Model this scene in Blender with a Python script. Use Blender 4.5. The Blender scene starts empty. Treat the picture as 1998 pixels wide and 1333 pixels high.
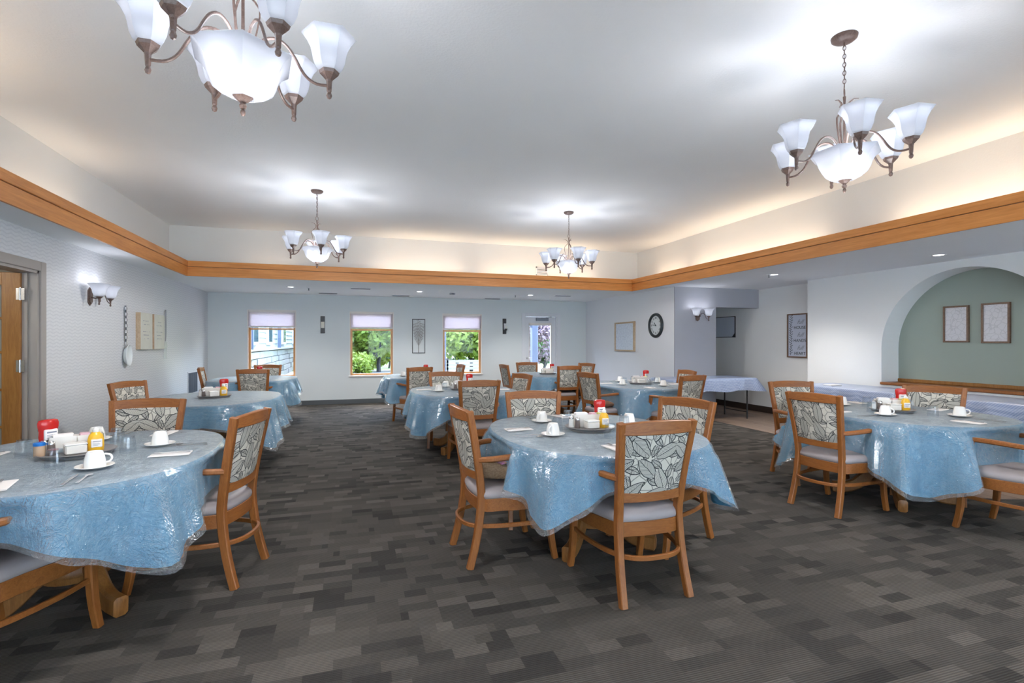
import bpy, bmesh, math, random
from mathutils import Vector, Matrix
random.seed(7)
PI = math.pi
C = bpy.context.scene.collection
SC = bpy.context.scene

# ------------------------------------------------------------------ camera, world, sun, exposure
F_PX, TH = 991.0, math.atan(312 / 991.0)
cam_d = bpy.data.cameras.new('camera')
cam = bpy.data.objects.new('camera', cam_d); C.objects.link(cam)
cam_d.sensor_width = 36.0; cam_d.lens = 36.0 * F_PX / 1998.0
cam_d.shift_y = 2.5 / 1998.0
cam_d.clip_start = 0.05; cam_d.clip_end = 300
cam.location = (0, 0, 1.37); cam.rotation_euler = (PI / 2, 0, -TH)
SC.camera = cam

SC.view_settings.view_transform = 'Standard'; SC.view_settings.look = 'None'
SC.view_settings.gamma = 1.0; SC.view_settings.use_curve_mapping = False
SC.view_settings.exposure = 2.85
cy = SC.cycles
cy.use_denoising = True
cy.max_bounces = 8; cy.diffuse_bounces = 6; cy.glossy_bounces = 4
cy.transmission_bounces = 6; cy.transparent_max_bounces = 16
cy.sample_clamp_indirect = 6.0; cy.caustics_reflective = False; cy.caustics_refractive = False

W_SKY, SUN_E = 0.9, .45
CH_W, COVE_W, DOWN_W = .30, .50, 2.2
CH_DOWN = 9.0
world = bpy.data.worlds.new('world'); SC.world = world; world.use_nodes = True
wn = world.node_tree; wn.nodes.clear()
sky = wn.nodes.new('ShaderNodeTexSky'); sky.sky_type = 'NISHITA'; sky.sun_disc = False
sky.sun_elevation = math.radians(58); sky.sun_rotation = math.radians(-20); sky.air_density = 1.0; sky.dust_density = 1.0
bgn = wn.nodes.new('ShaderNodeBackground'); bgn.inputs[1].default_value = W_SKY
won = wn.nodes.new('ShaderNodeOutputWorld')
wt = wn.nodes.new('ShaderNodeMix'); wt.data_type = 'RGBA'; wt.blend_type = 'MULTIPLY'; wt.inputs[0].default_value = 1.0; wt.inputs[7].default_value = (1.0, .94, .85, 1)
wn.links.new(sky.outputs[0], wt.inputs[6]); wn.links.new(wt.outputs[2], bgn.inputs[0]); wn.links.new(bgn.outputs[0], won.inputs[0])
sd = bpy.data.lights.new('sun', 'SUN'); sd.energy = SUN_E; sd.angle = 0.01; sd.color = (1, .95, .86)
sun = bpy.data.objects.new('sun', sd); C.objects.link(sun)
sun.rotation_euler = Vector((-.30, -.55, -1.0)).to_track_quat('-Z', 'Y').to_euler()

# ------------------------------------------------------------------ material helpers
class NT:
    def __init__(s, name):
        s.m = bpy.data.materials.new(name); s.m.use_nodes = True; s.t = s.m.node_tree
        s.t.nodes.clear(); s.out = s.n('ShaderNodeOutputMaterial')
    def n(s, typ, **kw):
        nd = s.t.nodes.new(typ)
        for k, v in kw.items(): setattr(nd, k, v)
        return nd
    def set(s, sock, v):
        if isinstance(v, bpy.types.NodeSocket): s.t.links.new(v, sock)
        elif isinstance(v, (tuple, list)) and len(v) == 3 and sock.type == 'RGBA': sock.default_value = (*v, 1)
        else: sock.default_value = v
    def math(s, op, a, b=0.0, c=0.0):
        nd = s.n('ShaderNodeMath', operation=op); s.set(nd.inputs[0], a); s.set(nd.inputs[1], b)
        if op in ('MULTIPLY_ADD', 'SMOOTH_MIN', 'COMPARE'): s.set(nd.inputs[2], c)
        return nd.outputs[0]
    def coord(s, kind='Object'): return s.n('ShaderNodeTexCoord').outputs[kind]
    def pos(s): return s.n('ShaderNodeNewGeometry').outputs['Position']
    def sep(s, v):
        nd = s.n('ShaderNodeSeparateXYZ'); s.set(nd.inputs[0], v); return nd.outputs
    def comb(s, x=0.0, y=0.0, z=0.0):
        nd = s.n('ShaderNodeCombineXYZ'); s.set(nd.inputs[0], x); s.set(nd.inputs[1], y); s.set(nd.inputs[2], z); return nd.outputs[0]
    def map(s, v, scale=(1, 1, 1), rot=(0, 0, 0), loc=(0, 0, 0)):
        nd = s.n('ShaderNodeMapping'); s.set(nd.inputs[0], v)
        nd.inputs[1].default_value = loc; nd.inputs[2].default_value = rot; nd.inputs[3].default_value = scale
        return nd.outputs[0]
    def noise(s, v, scale=5, detail=3, rough=.5, dist=0.0):
        nd = s.n('ShaderNodeTexNoise'); s.set(nd.inputs['Vector'], v)
        nd.inputs['Scale'].default_value = scale; nd.inputs['Detail'].default_value = detail
        nd.inputs['Roughness'].default_value = rough; nd.inputs['Distortion'].default_value = dist
        return nd.outputs
    def ramp(s, f, stops):
        nd = s.n('ShaderNodeValToRGB'); s.set(nd.inputs[0], f); el = nd.color_ramp.elements
        while len(el) < len(stops): el.new(.5)
        for e, (p, c) in zip(el, stops): e.position = p; e.color = (*c, 1) if len(c) == 3 else c
        return nd.outputs[0]
    def mix(s, f, a, b, typ='MIX'):
        nd = s.n('ShaderNodeMix', data_type='RGBA', blend_type=typ)
        s.set(nd.inputs[0], f); s.set(nd.inputs[6], a); s.set(nd.inputs[7], b); return nd.outputs[2]
    def bump(s, h, strength=.3, dist=.01):
        nd = s.n('ShaderNodeBump'); nd.inputs['Strength'].default_value = strength; nd.inputs['Distance'].default_value = dist
        s.set(nd.inputs['Height'], h); return nd.outputs[0]
    def bsdf(s, color=(.5, .5, .5), rough=.5, metal=0.0, bump=None, spec=.5, **kw):
        nd = s.n('ShaderNodeBsdfPrincipled'); s.set(nd.inputs['Base Color'], color); s.set(nd.inputs['Roughness'], rough)
        s.set(nd.inputs['Metallic'], metal); nd.inputs['Specular IOR Level'].default_value = spec
        for k, v in kw.items(): s.set(nd.inputs[k], v)
        if bump is not None: s.set(nd.inputs['Normal'], bump)
        return nd.outputs[0]
    def mixs(s, f, a, b):
        nd = s.n('ShaderNodeMixShader'); s.set(nd.inputs[0], f); s.set(nd.inputs[1], a); s.set(nd.inputs[2], b); return nd.outputs[0]
    def schlick(s, f0, normal=None):
        lw = s.n('ShaderNodeLayerWeight'); lw.inputs['Blend'].default_value = .5
        if normal is not None: s.set(lw.inputs['Normal'], normal)
        return s.math('MULTIPLY_ADD', s.math('POWER', lw.outputs['Facing'], 5.0), 1 - f0, f0)
    def done(s, sh): s.t.links.new(sh, s.out.inputs[0]); return s.m

def plain(name, color, rough=.5, metal=0.0, spec=.5, **kw):
    t = NT(name); return t.done(t.bsdf(color, rough, metal, spec=spec, **kw))
def emit(name, color, st):
    t = NT(name); e = t.n('ShaderNodeEmission'); t.set(e.inputs[0], color); e.inputs[1].default_value = st; return t.done(e.outputs[0])
def wall_mat(name, color, tex=.15):
    t = NT(name); p = t.pos()
    nz = t.noise(p, 60, 4)[0]; big = t.noise(p, 1.2, 2)[0]
    col = t.mix(big, tuple(c * .97 for c in color), tuple(min(1, c * 1.03) for c in color))
    return t.done(t.bsdf(col, .85, bump=t.bump(nz, tex, .004), spec=.25))
def wood_mat(name, c1, c2, scale=1.0, axis=(1, 1, 1), rough=.42, kind='Object'):
    t = NT(name); p = t.coord(kind) if kind == 'Object' else t.pos()
    v = t.map(p, axis)
    a = t.noise(v, 9 * scale, 6, .6, 1.2)[0]; b = t.noise(v, 45 * scale, 3, .6)[0]
    f = t.math('MULTIPLY_ADD', b, .35, t.math('MULTIPLY', a, .75))
    col = t.ramp(f, [(.33, c1), (.72, c2)])
    return t.done(t.bsdf(col, rough, bump=t.bump(b, .06, .002), spec=.45))

M = {}
M['ceiling'] = wall_mat('ceiling_paint', (.89, .89, .88), .5)
M['tray'] = wall_mat('upper_wall_paint', (.74, .73, .70), .25)
M['soffit'] = wall_mat('soffit_paint', (.86, .87, .88), .25)
M['far'] = wall_mat('far_wall_paint', (.64, .675, .68))
M['white'] = wall_mat('white_wall_paint', (.78, .78, .765))
M['lilac'] = wall_mat('pale_wall_paint', (.72, .73, .76))
M['grey'] = wall_mat('grey_wall_paint', (.38, .38, .41))
M['sage'] = wall_mat('sage_wall_paint', (.33, .38, .33))
M['hall'] = wall_mat('hall_paint', (.50, .50, .46))
M['outside_paint'] = wall_mat('outside_paint', (.55, .56, .58))
# chevron wallpaper
t = NT('chevron_wallpaper'); x, y, z = t.sep(t.pos())
zig = t.math('ABSOLUTE', t.math('SUBTRACT', t.math('FRACT', t.math('MULTIPLY', y, 8.3)), .5))
st = t.math('FRACT', t.math('ADD', t.math('MULTIPLY', z, 28.0), t.math('MULTIPLY', zig, 1.0)))
ln = t.math('SMOOTH_MIN', t.math('MULTIPLY', t.math('ABSOLUTE', t.math('SUBTRACT', st, .5)), 4.0), 1.0, .3)
nz = t.noise(t.pos(), 30, 3)[0]
M['wallpaper'] = t.done(t.bsdf(t.mix(t.math('MULTIPLY', ln, t.math('ADD', .3, nz)), (.56, .57, .60), (.68, .69, .71)), .6, spec=.35))
M['oak'] = wood_mat('oak', (.19, .058, .011), (.32, .115, .027), 1.0, (6, 6, .7))
M['oak_rail'] = wood_mat('oak_rail', (.19, .058, .011), (.32, .115, .027), 1.0, (.7, 6, 6))
M['beam_x'] = wood_mat('beam_x', (.50, .175, .035), (.74, .31, .085), .35, (.35, 6, 6), kind='P')
M['beam_y'] = wood_mat('beam_y', (.50, .175, .035), (.74, .31, .085), .35, (6, .35, 6), kind='P')
M['door_wood'] = wood_mat('door_wood', (.22, .09, .018), (.36, .165, .04), .7, (5, 5, .5))
M['win_wood'] = wood_mat('window_wood', (.42, .19, .06), (.62, .32, .13), .5, (5, 5, .6))
M['taupe'] = plain('taupe_frame_paint', (.33, .30, .28), .5)
M['cream_trim'] = plain('cream_trim', (.74, .70, .66), .5)
M['white_trim'] = plain('white_trim', (.66, .67, .70), .45)
M['base_grey'] = plain('grey_baseboard', (.075, .082, .09), .5)
M['base_dark'] = plain('dark_baseboard', (.045, .03, .025), .5)
# carpet
t = NT('carpet'); px, py, pz = t.sep(t.pos())
def cells(t, w, h, seed, shift):
    row = t.math('FLOOR', t.math('DIVIDE', py, h))
    wn_ = t.n('ShaderNodeTexWhiteNoise', noise_dimensions='2D'); t.set(wn_.inputs['Vector'], t.comb(row, seed, 0))
    off = t.math('MULTIPLY', t.math('FLOOR', t.math('MULTIPLY', wn_.outputs[0], 4.0)), shift)
    colu = t.math('FLOOR', t.math('ADD', t.math('DIVIDE', px, w), off))
    w2 = t.n('ShaderNodeTexWhiteNoise', noise_dimensions='3D'); t.set(w2.inputs['Vector'], t.comb(colu, row, seed))
    return w2.outputs[0], w2.outputs[1]
c1, col1 = cells(t, .155, .075, 3.0, .25)
c2, _ = cells(t, .31, .15, 11.0, .25)
c3, _ = cells(t, .6, .6, 5.0, .5)
sel = t.math('GREATER_THAN', c2, .62)
val = t.math('ADD', t.math('MULTIPLY', c1, t.math('SUBTRACT', 1.0, t.math('MULTIPLY', sel, .75))), t.math('MULTIPLY', t.math('MULTIPLY', c2, sel), .7))
fib = t.noise(t.map(t.pos(), (60, 260, 60)), 2.0, 3, .7)[0]
fine = t.noise(t.pos(), 400, 2)[0]
stripe = t.math('SINE', t.math('MULTIPLY', py, 2 * PI / .0115))
sfade = t.math('MULTIPLY', t.math('ADD', stripe, 0.0), t.math('MULTIPLY_ADD', fib, .9, .1))
base = t.ramp(val, [(0.0, (.036, .033, .030)), (.35, (.060, .055, .049)), (.7, (.080, .072, .063)), (1.0, (.120, .107, .093))])
lum = t.math('ADD', 1.0, t.math('ADD', t.math('MULTIPLY', sfade, .55), t.math('MULTIPLY', t.math('SUBTRACT', fine, .5), .8)))
col = t.mix(1.0, base, t.comb(lum, lum, lum), 'MULTIPLY')
M['carpet'] = t.done(t.bsdf(col, .95, bump=t.bump(t.math('ADD', stripe, t.math('MULTIPLY', fine, 2.0)), .5, .003), spec=.2))
# planks
t = NT('vinyl_plank'); p = t.pos(); rnd = t.n('ShaderNodeObjectInfo').outputs['Random']
g = t.noise(t.map(p, (14, 1.2, 1)), 3, 5, .6, .6)[0]
col = t.ramp(t.math('ADD', t.math('MULTIPLY', g, .7), t.math('MULTIPLY', rnd, .3)), [(.25, (.13, .085, .06)), (.8, (.33, .235, .175))])
M['plank'] = t.done(t.bsdf(col, .4, bump=t.bump(g, .08, .002)))
M['plank_gap'] = plain('plank_gap', (.05, .035, .025), .8)
# tablecloth
t = NT('blue_cloth'); p = t.coord()
nz = t.noise(p, 3.5, 4, .55, .8)[0]; f2 = t.noise(p, 300, 2)[0]
M['cloth'] = t.done(t.bsdf(t.mix(nz, (.075, .26, .42), (.11, .31, .48)), .75, bump=t.bump(t.math('ADD', nz, t.math('MULTIPLY', f2, .03)), .5, .03), spec=.25))
# clear vinyl
def vinyl(name, milk, bstr):
    t = NT(name); p = t.coord()
    n1 = t.noise(t.map(p, (1, 5.5, 1.6)), 5, 5, .65, 1.0)[0]
    r1 = t.math('ABSOLUTE', t.math('SUBTRACT', n1, .5))
    n2 = t.noise(t.map(p, (2.5, 1, 1.5)), 7, 4, .6, 2.5)[0]
    r2 = t.math('ABSOLUTE', t.math('SUBTRACT', n2, .5))
    n3 = t.noise(p, 26, 4, .6, .8)[0]
    h = t.math('ADD', t.math('ADD', t.math('MINIMUM', r1, .12), t.math('MINIMUM', r2, .10)), t.math('MULTIPLY', t.math('ABSOLUTE', t.math('SUBTRACT', n3, .5)), .35))
    bp = t.bump(h, bstr, .06)
    tr = t.n('ShaderNodeBsdfTransparent'); gl = t.n('ShaderNodeBsdfGlossy'); gl.inputs['Roughness'].default_value = .10
    df = t.n('ShaderNodeBsdfDiffuse'); t.set(df.inputs[0], (.80, .89, .94)); t.set(gl.inputs['Color'], (1, 1, 1))
    t.set(gl.inputs['Normal'], bp); t.set(df.inputs['Normal'], bp)
    fr = t.schlick(.10, bp)
    cr = t.math('MAXIMUM', t.math('LESS_THAN', r1, .012), t.math('LESS_THAN', r2, .009))
    cr = t.math('MULTIPLY', cr, t.math('GREATER_THAN', t.noise(p, 14, 2)[0], .47))
    top = t.math('GREATER_THAN', t.sep(p)[2], .757)      # whiter on the top: reflected room brightness put into the colour
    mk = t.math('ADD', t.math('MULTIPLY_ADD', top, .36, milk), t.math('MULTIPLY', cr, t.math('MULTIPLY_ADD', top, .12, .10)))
    a = t.mixs(mk, tr.outputs[0], df.outputs[0])
    return t.done(t.mixs(t.math('MINIMUM', fr, .85), a, gl.outputs[0]))
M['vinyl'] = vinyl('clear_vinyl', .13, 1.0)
# gingham cloth
t = NT('gingham_cloth'); x, y, z = t.sep(t.coord())
sx = t.math('GREATER_THAN', t.math('FRACT', t.math('MULTIPLY', t.math('ADD', x, t.math('MULTIPLY', z, .4)), 34.0)), .5)
sy = t.math('GREATER_THAN', t.math('FRACT', t.math('MULTIPLY', t.math('ADD', y, z), 34.0)), .5)
nz = t.noise(t.coord(), 4, 4, .6, 1.0)[0]
f = t.math('MULTIPLY', t.math('ADD', sx, sy), .5)
M['gingham'] = t.done(t.bsdf(t.mix(f, (.22, .28, .45), (.42, .48, .62)), .28, bump=t.bump(nz, .8, .03), spec=.6))
# leaf upholstery
def leaf_fabric(name, bg, ink, tint, k=1.0):
    t = NT(name); p = t.coord(); oi = t.n('ShaderNodeObjectInfo').outputs['Random']
    x, y, z = t.sep(p)
    v0 = t.comb(t.math('ADD', x, t.math('MULTIPLY', oi, 7.3)), t.math('ADD', z, t.math('MULTIPLY', oi, 3.1)), 0)
    wob = t.noise(v0, 9, 2)[1]
    vm = t.n('ShaderNodeVectorMath', operation='MULTIPLY_ADD'); t.set(vm.inputs[0], wob); vm.inputs[1].default_value = (.035, .035, 0); t.set(vm.inputs[2], v0)
    v = vm.outputs[0]
    ink_f = None; fill = None
    for sc, ln_, wd, seed in ((7.5 / k, .085 * k, .034 * k, 0), (13 / k, .045 * k, .018 * k, 5.5)):
        vo = t.n('ShaderNodeTexVoronoi', feature='F1', voronoi_dimensions='2D'); vo.inputs['Scale'].default_value = sc
        vo.inputs['Randomness'].default_value = .75
        vs = t.map(v, (1, 1, 1), loc=(seed, seed * .7, 0)); t.set(vo.inputs['Vector'], vs)
        df = t.n('ShaderNodeVectorMath', operation='SUBTRACT'); t.set(df.inputs[0], vs); t.set(df.inputs[1], vo.outputs['Position'])
        r, g, b = t.n('ShaderNodeSeparateColor').outputs[:3]
        sc_ = t.t.nodes[-1]; t.set(sc_.inputs[0], vo.outputs['Color'])
        ang = t.math('MULTIPLY', sc_.outputs[0], 6.28)
        ca, sa = t.math('COSINE', ang), t.math('SINE', ang)
        dx, dy, _ = t.sep(df.outputs[0])
        u = t.math('ABSOLUTE', t.math('SUBTRACT', t.math('MULTIPLY', dx, ca), t.math('MULTIPLY', dy, sa)))
        w = t.math('ADD', t.math('MULTIPLY', dx, sa), t.math('MULTIPLY', dy, ca))
        R = (ln_ ** 2 + wd ** 2) / (2 * wd); o = R - wd
        uu = t.math('ADD', u, o)
        d = t.math('SUBTRACT', t.math('SQRT', t.math('ADD', t.math('MULTIPLY', uu, uu), t.math('MULTIPLY', w, w))), R)
        inside = t.math('LESS_THAN', d, 0.0)
        outl = t.math('LESS_THAN', t.math('ABSOLUTE', d), .0023 * k)
        rib = t.math('MULTIPLY', inside, t.math('LESS_THAN', u, .0014 * k))
        vein = t.math('GREATER_THAN', t.math('SINE', t.math('MULTIPLY', t.math('SUBTRACT', w, t.math('MULTIPLY', u, 1.3)), 6.28 / (.0105 * k))), .45)
        vein = t.math('MULTIPLY', t.math('MULTIPLY', vein, inside), .75)
        k_ = t.math('MAXIMUM', outl, t.math('MAXIMUM', rib, vein))
        fl = t.math('MULTIPLY', inside, t.math('MULTIPLY', sc_.outputs[1], .8))
        if ink_f is None: ink_f, fill, prev_in = k_, fl, inside
        else:
            keep = t.math('SUBTRACT', 1.0, prev_in)
            ink_f = t.math('MAXIMUM', ink_f, t.math('MULTIPLY', k_, keep)); fill = t.math('ADD', fill, t.math('MULTIPLY', fl, keep))
    ve = t.n('ShaderNodeTexVoronoi', feature='DISTANCE_TO_EDGE', voronoi_dimensions='2D'); ve.inputs['Scale'].default_value = 19 / k
    t.set(ve.inputs['Vector'], v)
    scr = t.math('MULTIPLY', t.math('LESS_THAN', ve.outputs[0], .05), t.math('SUBTRACT', 1.0, prev_in))
    ink_f = t.math('MAXIMUM', ink_f, t.math('MULTIPLY', scr, .6))
    c = t.mix(fill, bg, tint); c = t.mix(ink_f, c, ink)
    wv = t.noise(p, 500, 2)[0]
    return t.done(t.bsdf(c, .75, bump=t.bump(wv, .2, .002), spec=.25))
M['leaf'] = leaf_fabric('leaf_upholstery', (.56, .53, .46), (.035, .038, .04), (.43, .42, .375))
M['leaf_blue'] = leaf_fabric('leaf_upholstery_blue', (.50, .58, .62), (.09, .13, .18), (.34, .44, .46), 1.5)
t = NT('seat_vinyl'); nz = t.noise(t.coord(), 220, 2)[0]
M['seat'] = t.done(t.bsdf((.33, .29, .29), .48, bump=t.bump(nz, .15, .001), spec=.4))
M['pedestal'] = wood_mat('pedestal_oak', (.17, .065, .016), (.30, .13, .035), 1.0, (5, 5, .8))
M['bronze'] = wood_mat('bronze_metal', (.075, .042, .032), (.17, .115, .095), 2.0, (3, 3, 3), .38)
M['black'] = plain('black_metal', (.02, .02, .022), .4)
M['steel'] = plain('steel', (.55, .55, .55), .25, 1.0)
M['china'] = plain('white_china', (.80, .79, .76), .18, spec=.6)
M['napkin'] = plain('white_paper', (.80, .77, .75), .8)
M['caddy'] = plain('cream_plastic', (.74, .71, .66), .4)
M['tray_m'] = plain('grey_tray', (.21, .20, .20), .35)
M['red'] = plain('red_plastic', (.50, .012, .01), .22, spec=.6)
M['dkred'] = plain('dark_red_plastic', (.22, .008, .01), .22, spec=.6)
M['yellow'] = plain('yellow_plastic', (.78, .43, .02), .3, spec=.6)
M['blue_lid'] = plain('blue_plastic', (.01, .17, .55), .35)
M['pick'] = plain('toothpick_wood', (.60, .42, .28), .6)
M['salt'] = plain('ground_pepper', (.13, .10, .09), .5)
M['packet'] = plain('pink_packet', (.70, .45, .50), .6)
M['packet_y'] = plain('yellow_packet', (.62, .62, .20), .6)
M['wicker'] = wood_mat('woven_straw', (.16, .085, .04), (.42, .28, .17), 6, (1, 1, 3), .7)
M['cushion'] = plain('brown_fabric', (.17, .085, .05), .9)
M['frame_light'] = wood_mat('light_frame_wood', (.36, .25, .15), (.58, .44, .30), 1, (4, 4, 4))
M['frame_brown'] = wood_mat('brown_frame_wood', (.11, .06, .035), (.22, .13, .08), 1, (4, 4, 4))
M['frame_dark'] = plain('dark_frame', (.05, .035, .03), .5)
M['vent_white'] = plain('vent_white', (.72, .73, .75), .5)
M['vent_dark'] = plain('vent_dark', (.07, .08, .10), .6)
M['clock_rim'] = plain('charcoal_rim', (.025, .032, .036), .4)
M['ink'] = plain('ink', (.035, .04, .05), .8)
M['ink_grey'] = plain('grey_ink', (.22, .24, .30), .8)
M['board_face'] = wood_mat('whitewashed_board', (.60, .60, .52), (.66, .66, .60), .3, (1, 1, 1), .7)
def sketch(name, bg, ink, scale=22, thr=.03, k=.6):
    t = NT(name); v = t.coord(); wob = t.noise(v, 6, 3)[1]
    vm = t.n('ShaderNodeVectorMath', operation='MULTIPLY_ADD'); t.set(vm.inputs[0], wob); vm.inputs[1].default_value = (.12, .12, .12); t.set(vm.inputs[2], v)
    ve = t.n('ShaderNodeTexVoronoi', feature='DISTANCE_TO_EDGE'); ve.inputs['Scale'].default_value = scale; t.set(ve.inputs['Vector'], vm.outputs[0])
    f = t.math('MULTIPLY', t.math('LESS_THAN', ve.outputs[0], thr), k)
    return t.done(t.bsdf(t.mix(f, bg, ink), .35))
M['botanic'] = sketch('botanical_print', (.60, .59, .61), (.38, .38, .40), 16, .05, .5)
M['botanic_blue'] = sketch('pale_branch_print', (.60, .65, .74), (.44, .48, .58), 14, .05, .7)
M['sign_face'] = plain('sign_paper', (.50, .54, .64), .6)
t = NT('checker_enamel'); ck = t.n('ShaderNodeTexChecker'); ck.inputs['Scale'].default_value = 26
t.set(ck.inputs[0], t.coord()); t.set(ck.inputs[1], (.62, .62, .64)); t.set(ck.inputs[2], (.06, .065, .08))
M['checker'] = t.done(t.bsdf(ck.outputs[0], .3))
M['enamel'] = plain('white_enamel', (.66, .70, .70), .15, spec=.7)
# frosted lamp glass, window glass, drinking glass
t = NT('frosted_glass')
tr = t.n('ShaderNodeBsdfTransparent'); tl = t.n('ShaderNodeBsdfTranslucent'); tl.inputs[0].default_value = (.44, .445, .46, 1)
pr = t.bsdf((.62, .65, .72), .3)
M['frost'] = t.done(t.mixs(.12, t.mixs(.60, pr, tl.outputs[0]), tr.outputs[0]))
def thin_glass(name, fac, col=(1, 1, 1)):
    t = NT(name); tr = t.n('ShaderNodeBsdfTransparent'); t.set(tr.inputs[0], col)
    gl = t.n('ShaderNodeBsdfGlossy'); gl.inputs['Roughness'].default_value = .03
    fr = t.schlick(.010)
    return t.done(t.mixs(t.math('MINIMUM', t.math('ADD', fr, fac), .9), tr.outputs[0], gl.outputs[0]))
M['pane'] = thin_glass('window_glass', .0, (.97, .98, .98))
t = NT('tumbler_glass'); tr = t.n('ShaderNodeBsdfTransparent'); t.set(tr.inputs[0], (.90, .93, .95)); gl = t.n('ShaderNodeBsdfGlossy'); gl.inputs['Roughness'].default_value = .12
lw = t.schlick(.04)
M['tumbler'] = t.done(t.mixs(t.math('MULTIPLY_ADD', lw, .5, .05), tr.outputs[0], gl.outputs[0]))
t = NT('frosted_door_glass'); tr = t.n('ShaderNodeBsdfTranslucent'); tr.inputs[0].default_value = (.6, .62, .6, 1)
M['door_glass'] = t.done(t.mixs(.5, t.bsdf((.42, .43, .42), .12), tr.outputs[0]))
t = NT('cellular_shade'); tl = t.n('ShaderNodeBsdfTranslucent'); tl.inputs[0].default_value = (.66, .60, .63, 1)
x, y, z = t.sep(t.pos())
pl = t.math('SINE', t.math('MULTIPLY', z, 2 * PI / .02))
M['shade'] = t.done(t.mixs(.62, t.bsdf((.62, .56, .56), .8, bump=t.bump(pl, .4, .004)), tl.outputs[0]))
M['bulb'] = emit('bulb_glow', (.93, .95, 1.0), .8)
M['lens'] = emit('downlight_lens', (.95, .96, 1.0), 1.2)
M['lens_warm'] = emit('warm_lens', (1.0, .82, .6), 5.0)
# outdoor
t = NT('lawn'); nz = t.noise(t.pos(), 1.5, 4)[0]
M['lawn'] = t.done(t.bsdf(t.mix(nz, (.11, .17, .045), (.17, .23, .08)), .9))
def leafm(name, a, b):
    t = NT(name); nz = t.noise(t.pos(), 1.3, 2)[0]; c = t.mix(nz, a, b)
    tl = t.n('ShaderNodeBsdfTranslucent'); t.set(tl.inputs[0], c)
    return t.done(t.mixs(.4, t.bsdf(c, .6), tl.outputs[0]))
M['lime'] = leafm('lime_leaves', (.13, .19, .02), (.27, .33, .05))
M['green'] = leafm('green_leaves', (.06, .12, .045), (.13, .21, .085))
M['pink'] = leafm('pink_blossom', (.22, .15, .18), (.34, .26, .29))
M['bark'] = plain('bark', (.035, .03, .035), .9)
M['siding'] = plain('white_siding', (.26, .27, .29), .6)
M['stone'] = wood_mat('stone_veneer', (.14, .135, .13), (.24, .23, .225), 1, (1, 1, 1), .9)
M['post_blue'] = plain('blue_grey_post', (.07, .085, .13), .6)
M['concrete'] = plain('concrete', (.22, .215, .21), .9)
M['win_dark'] = plain('dark_window_glass', (.04, .06, .085), .1)

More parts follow.
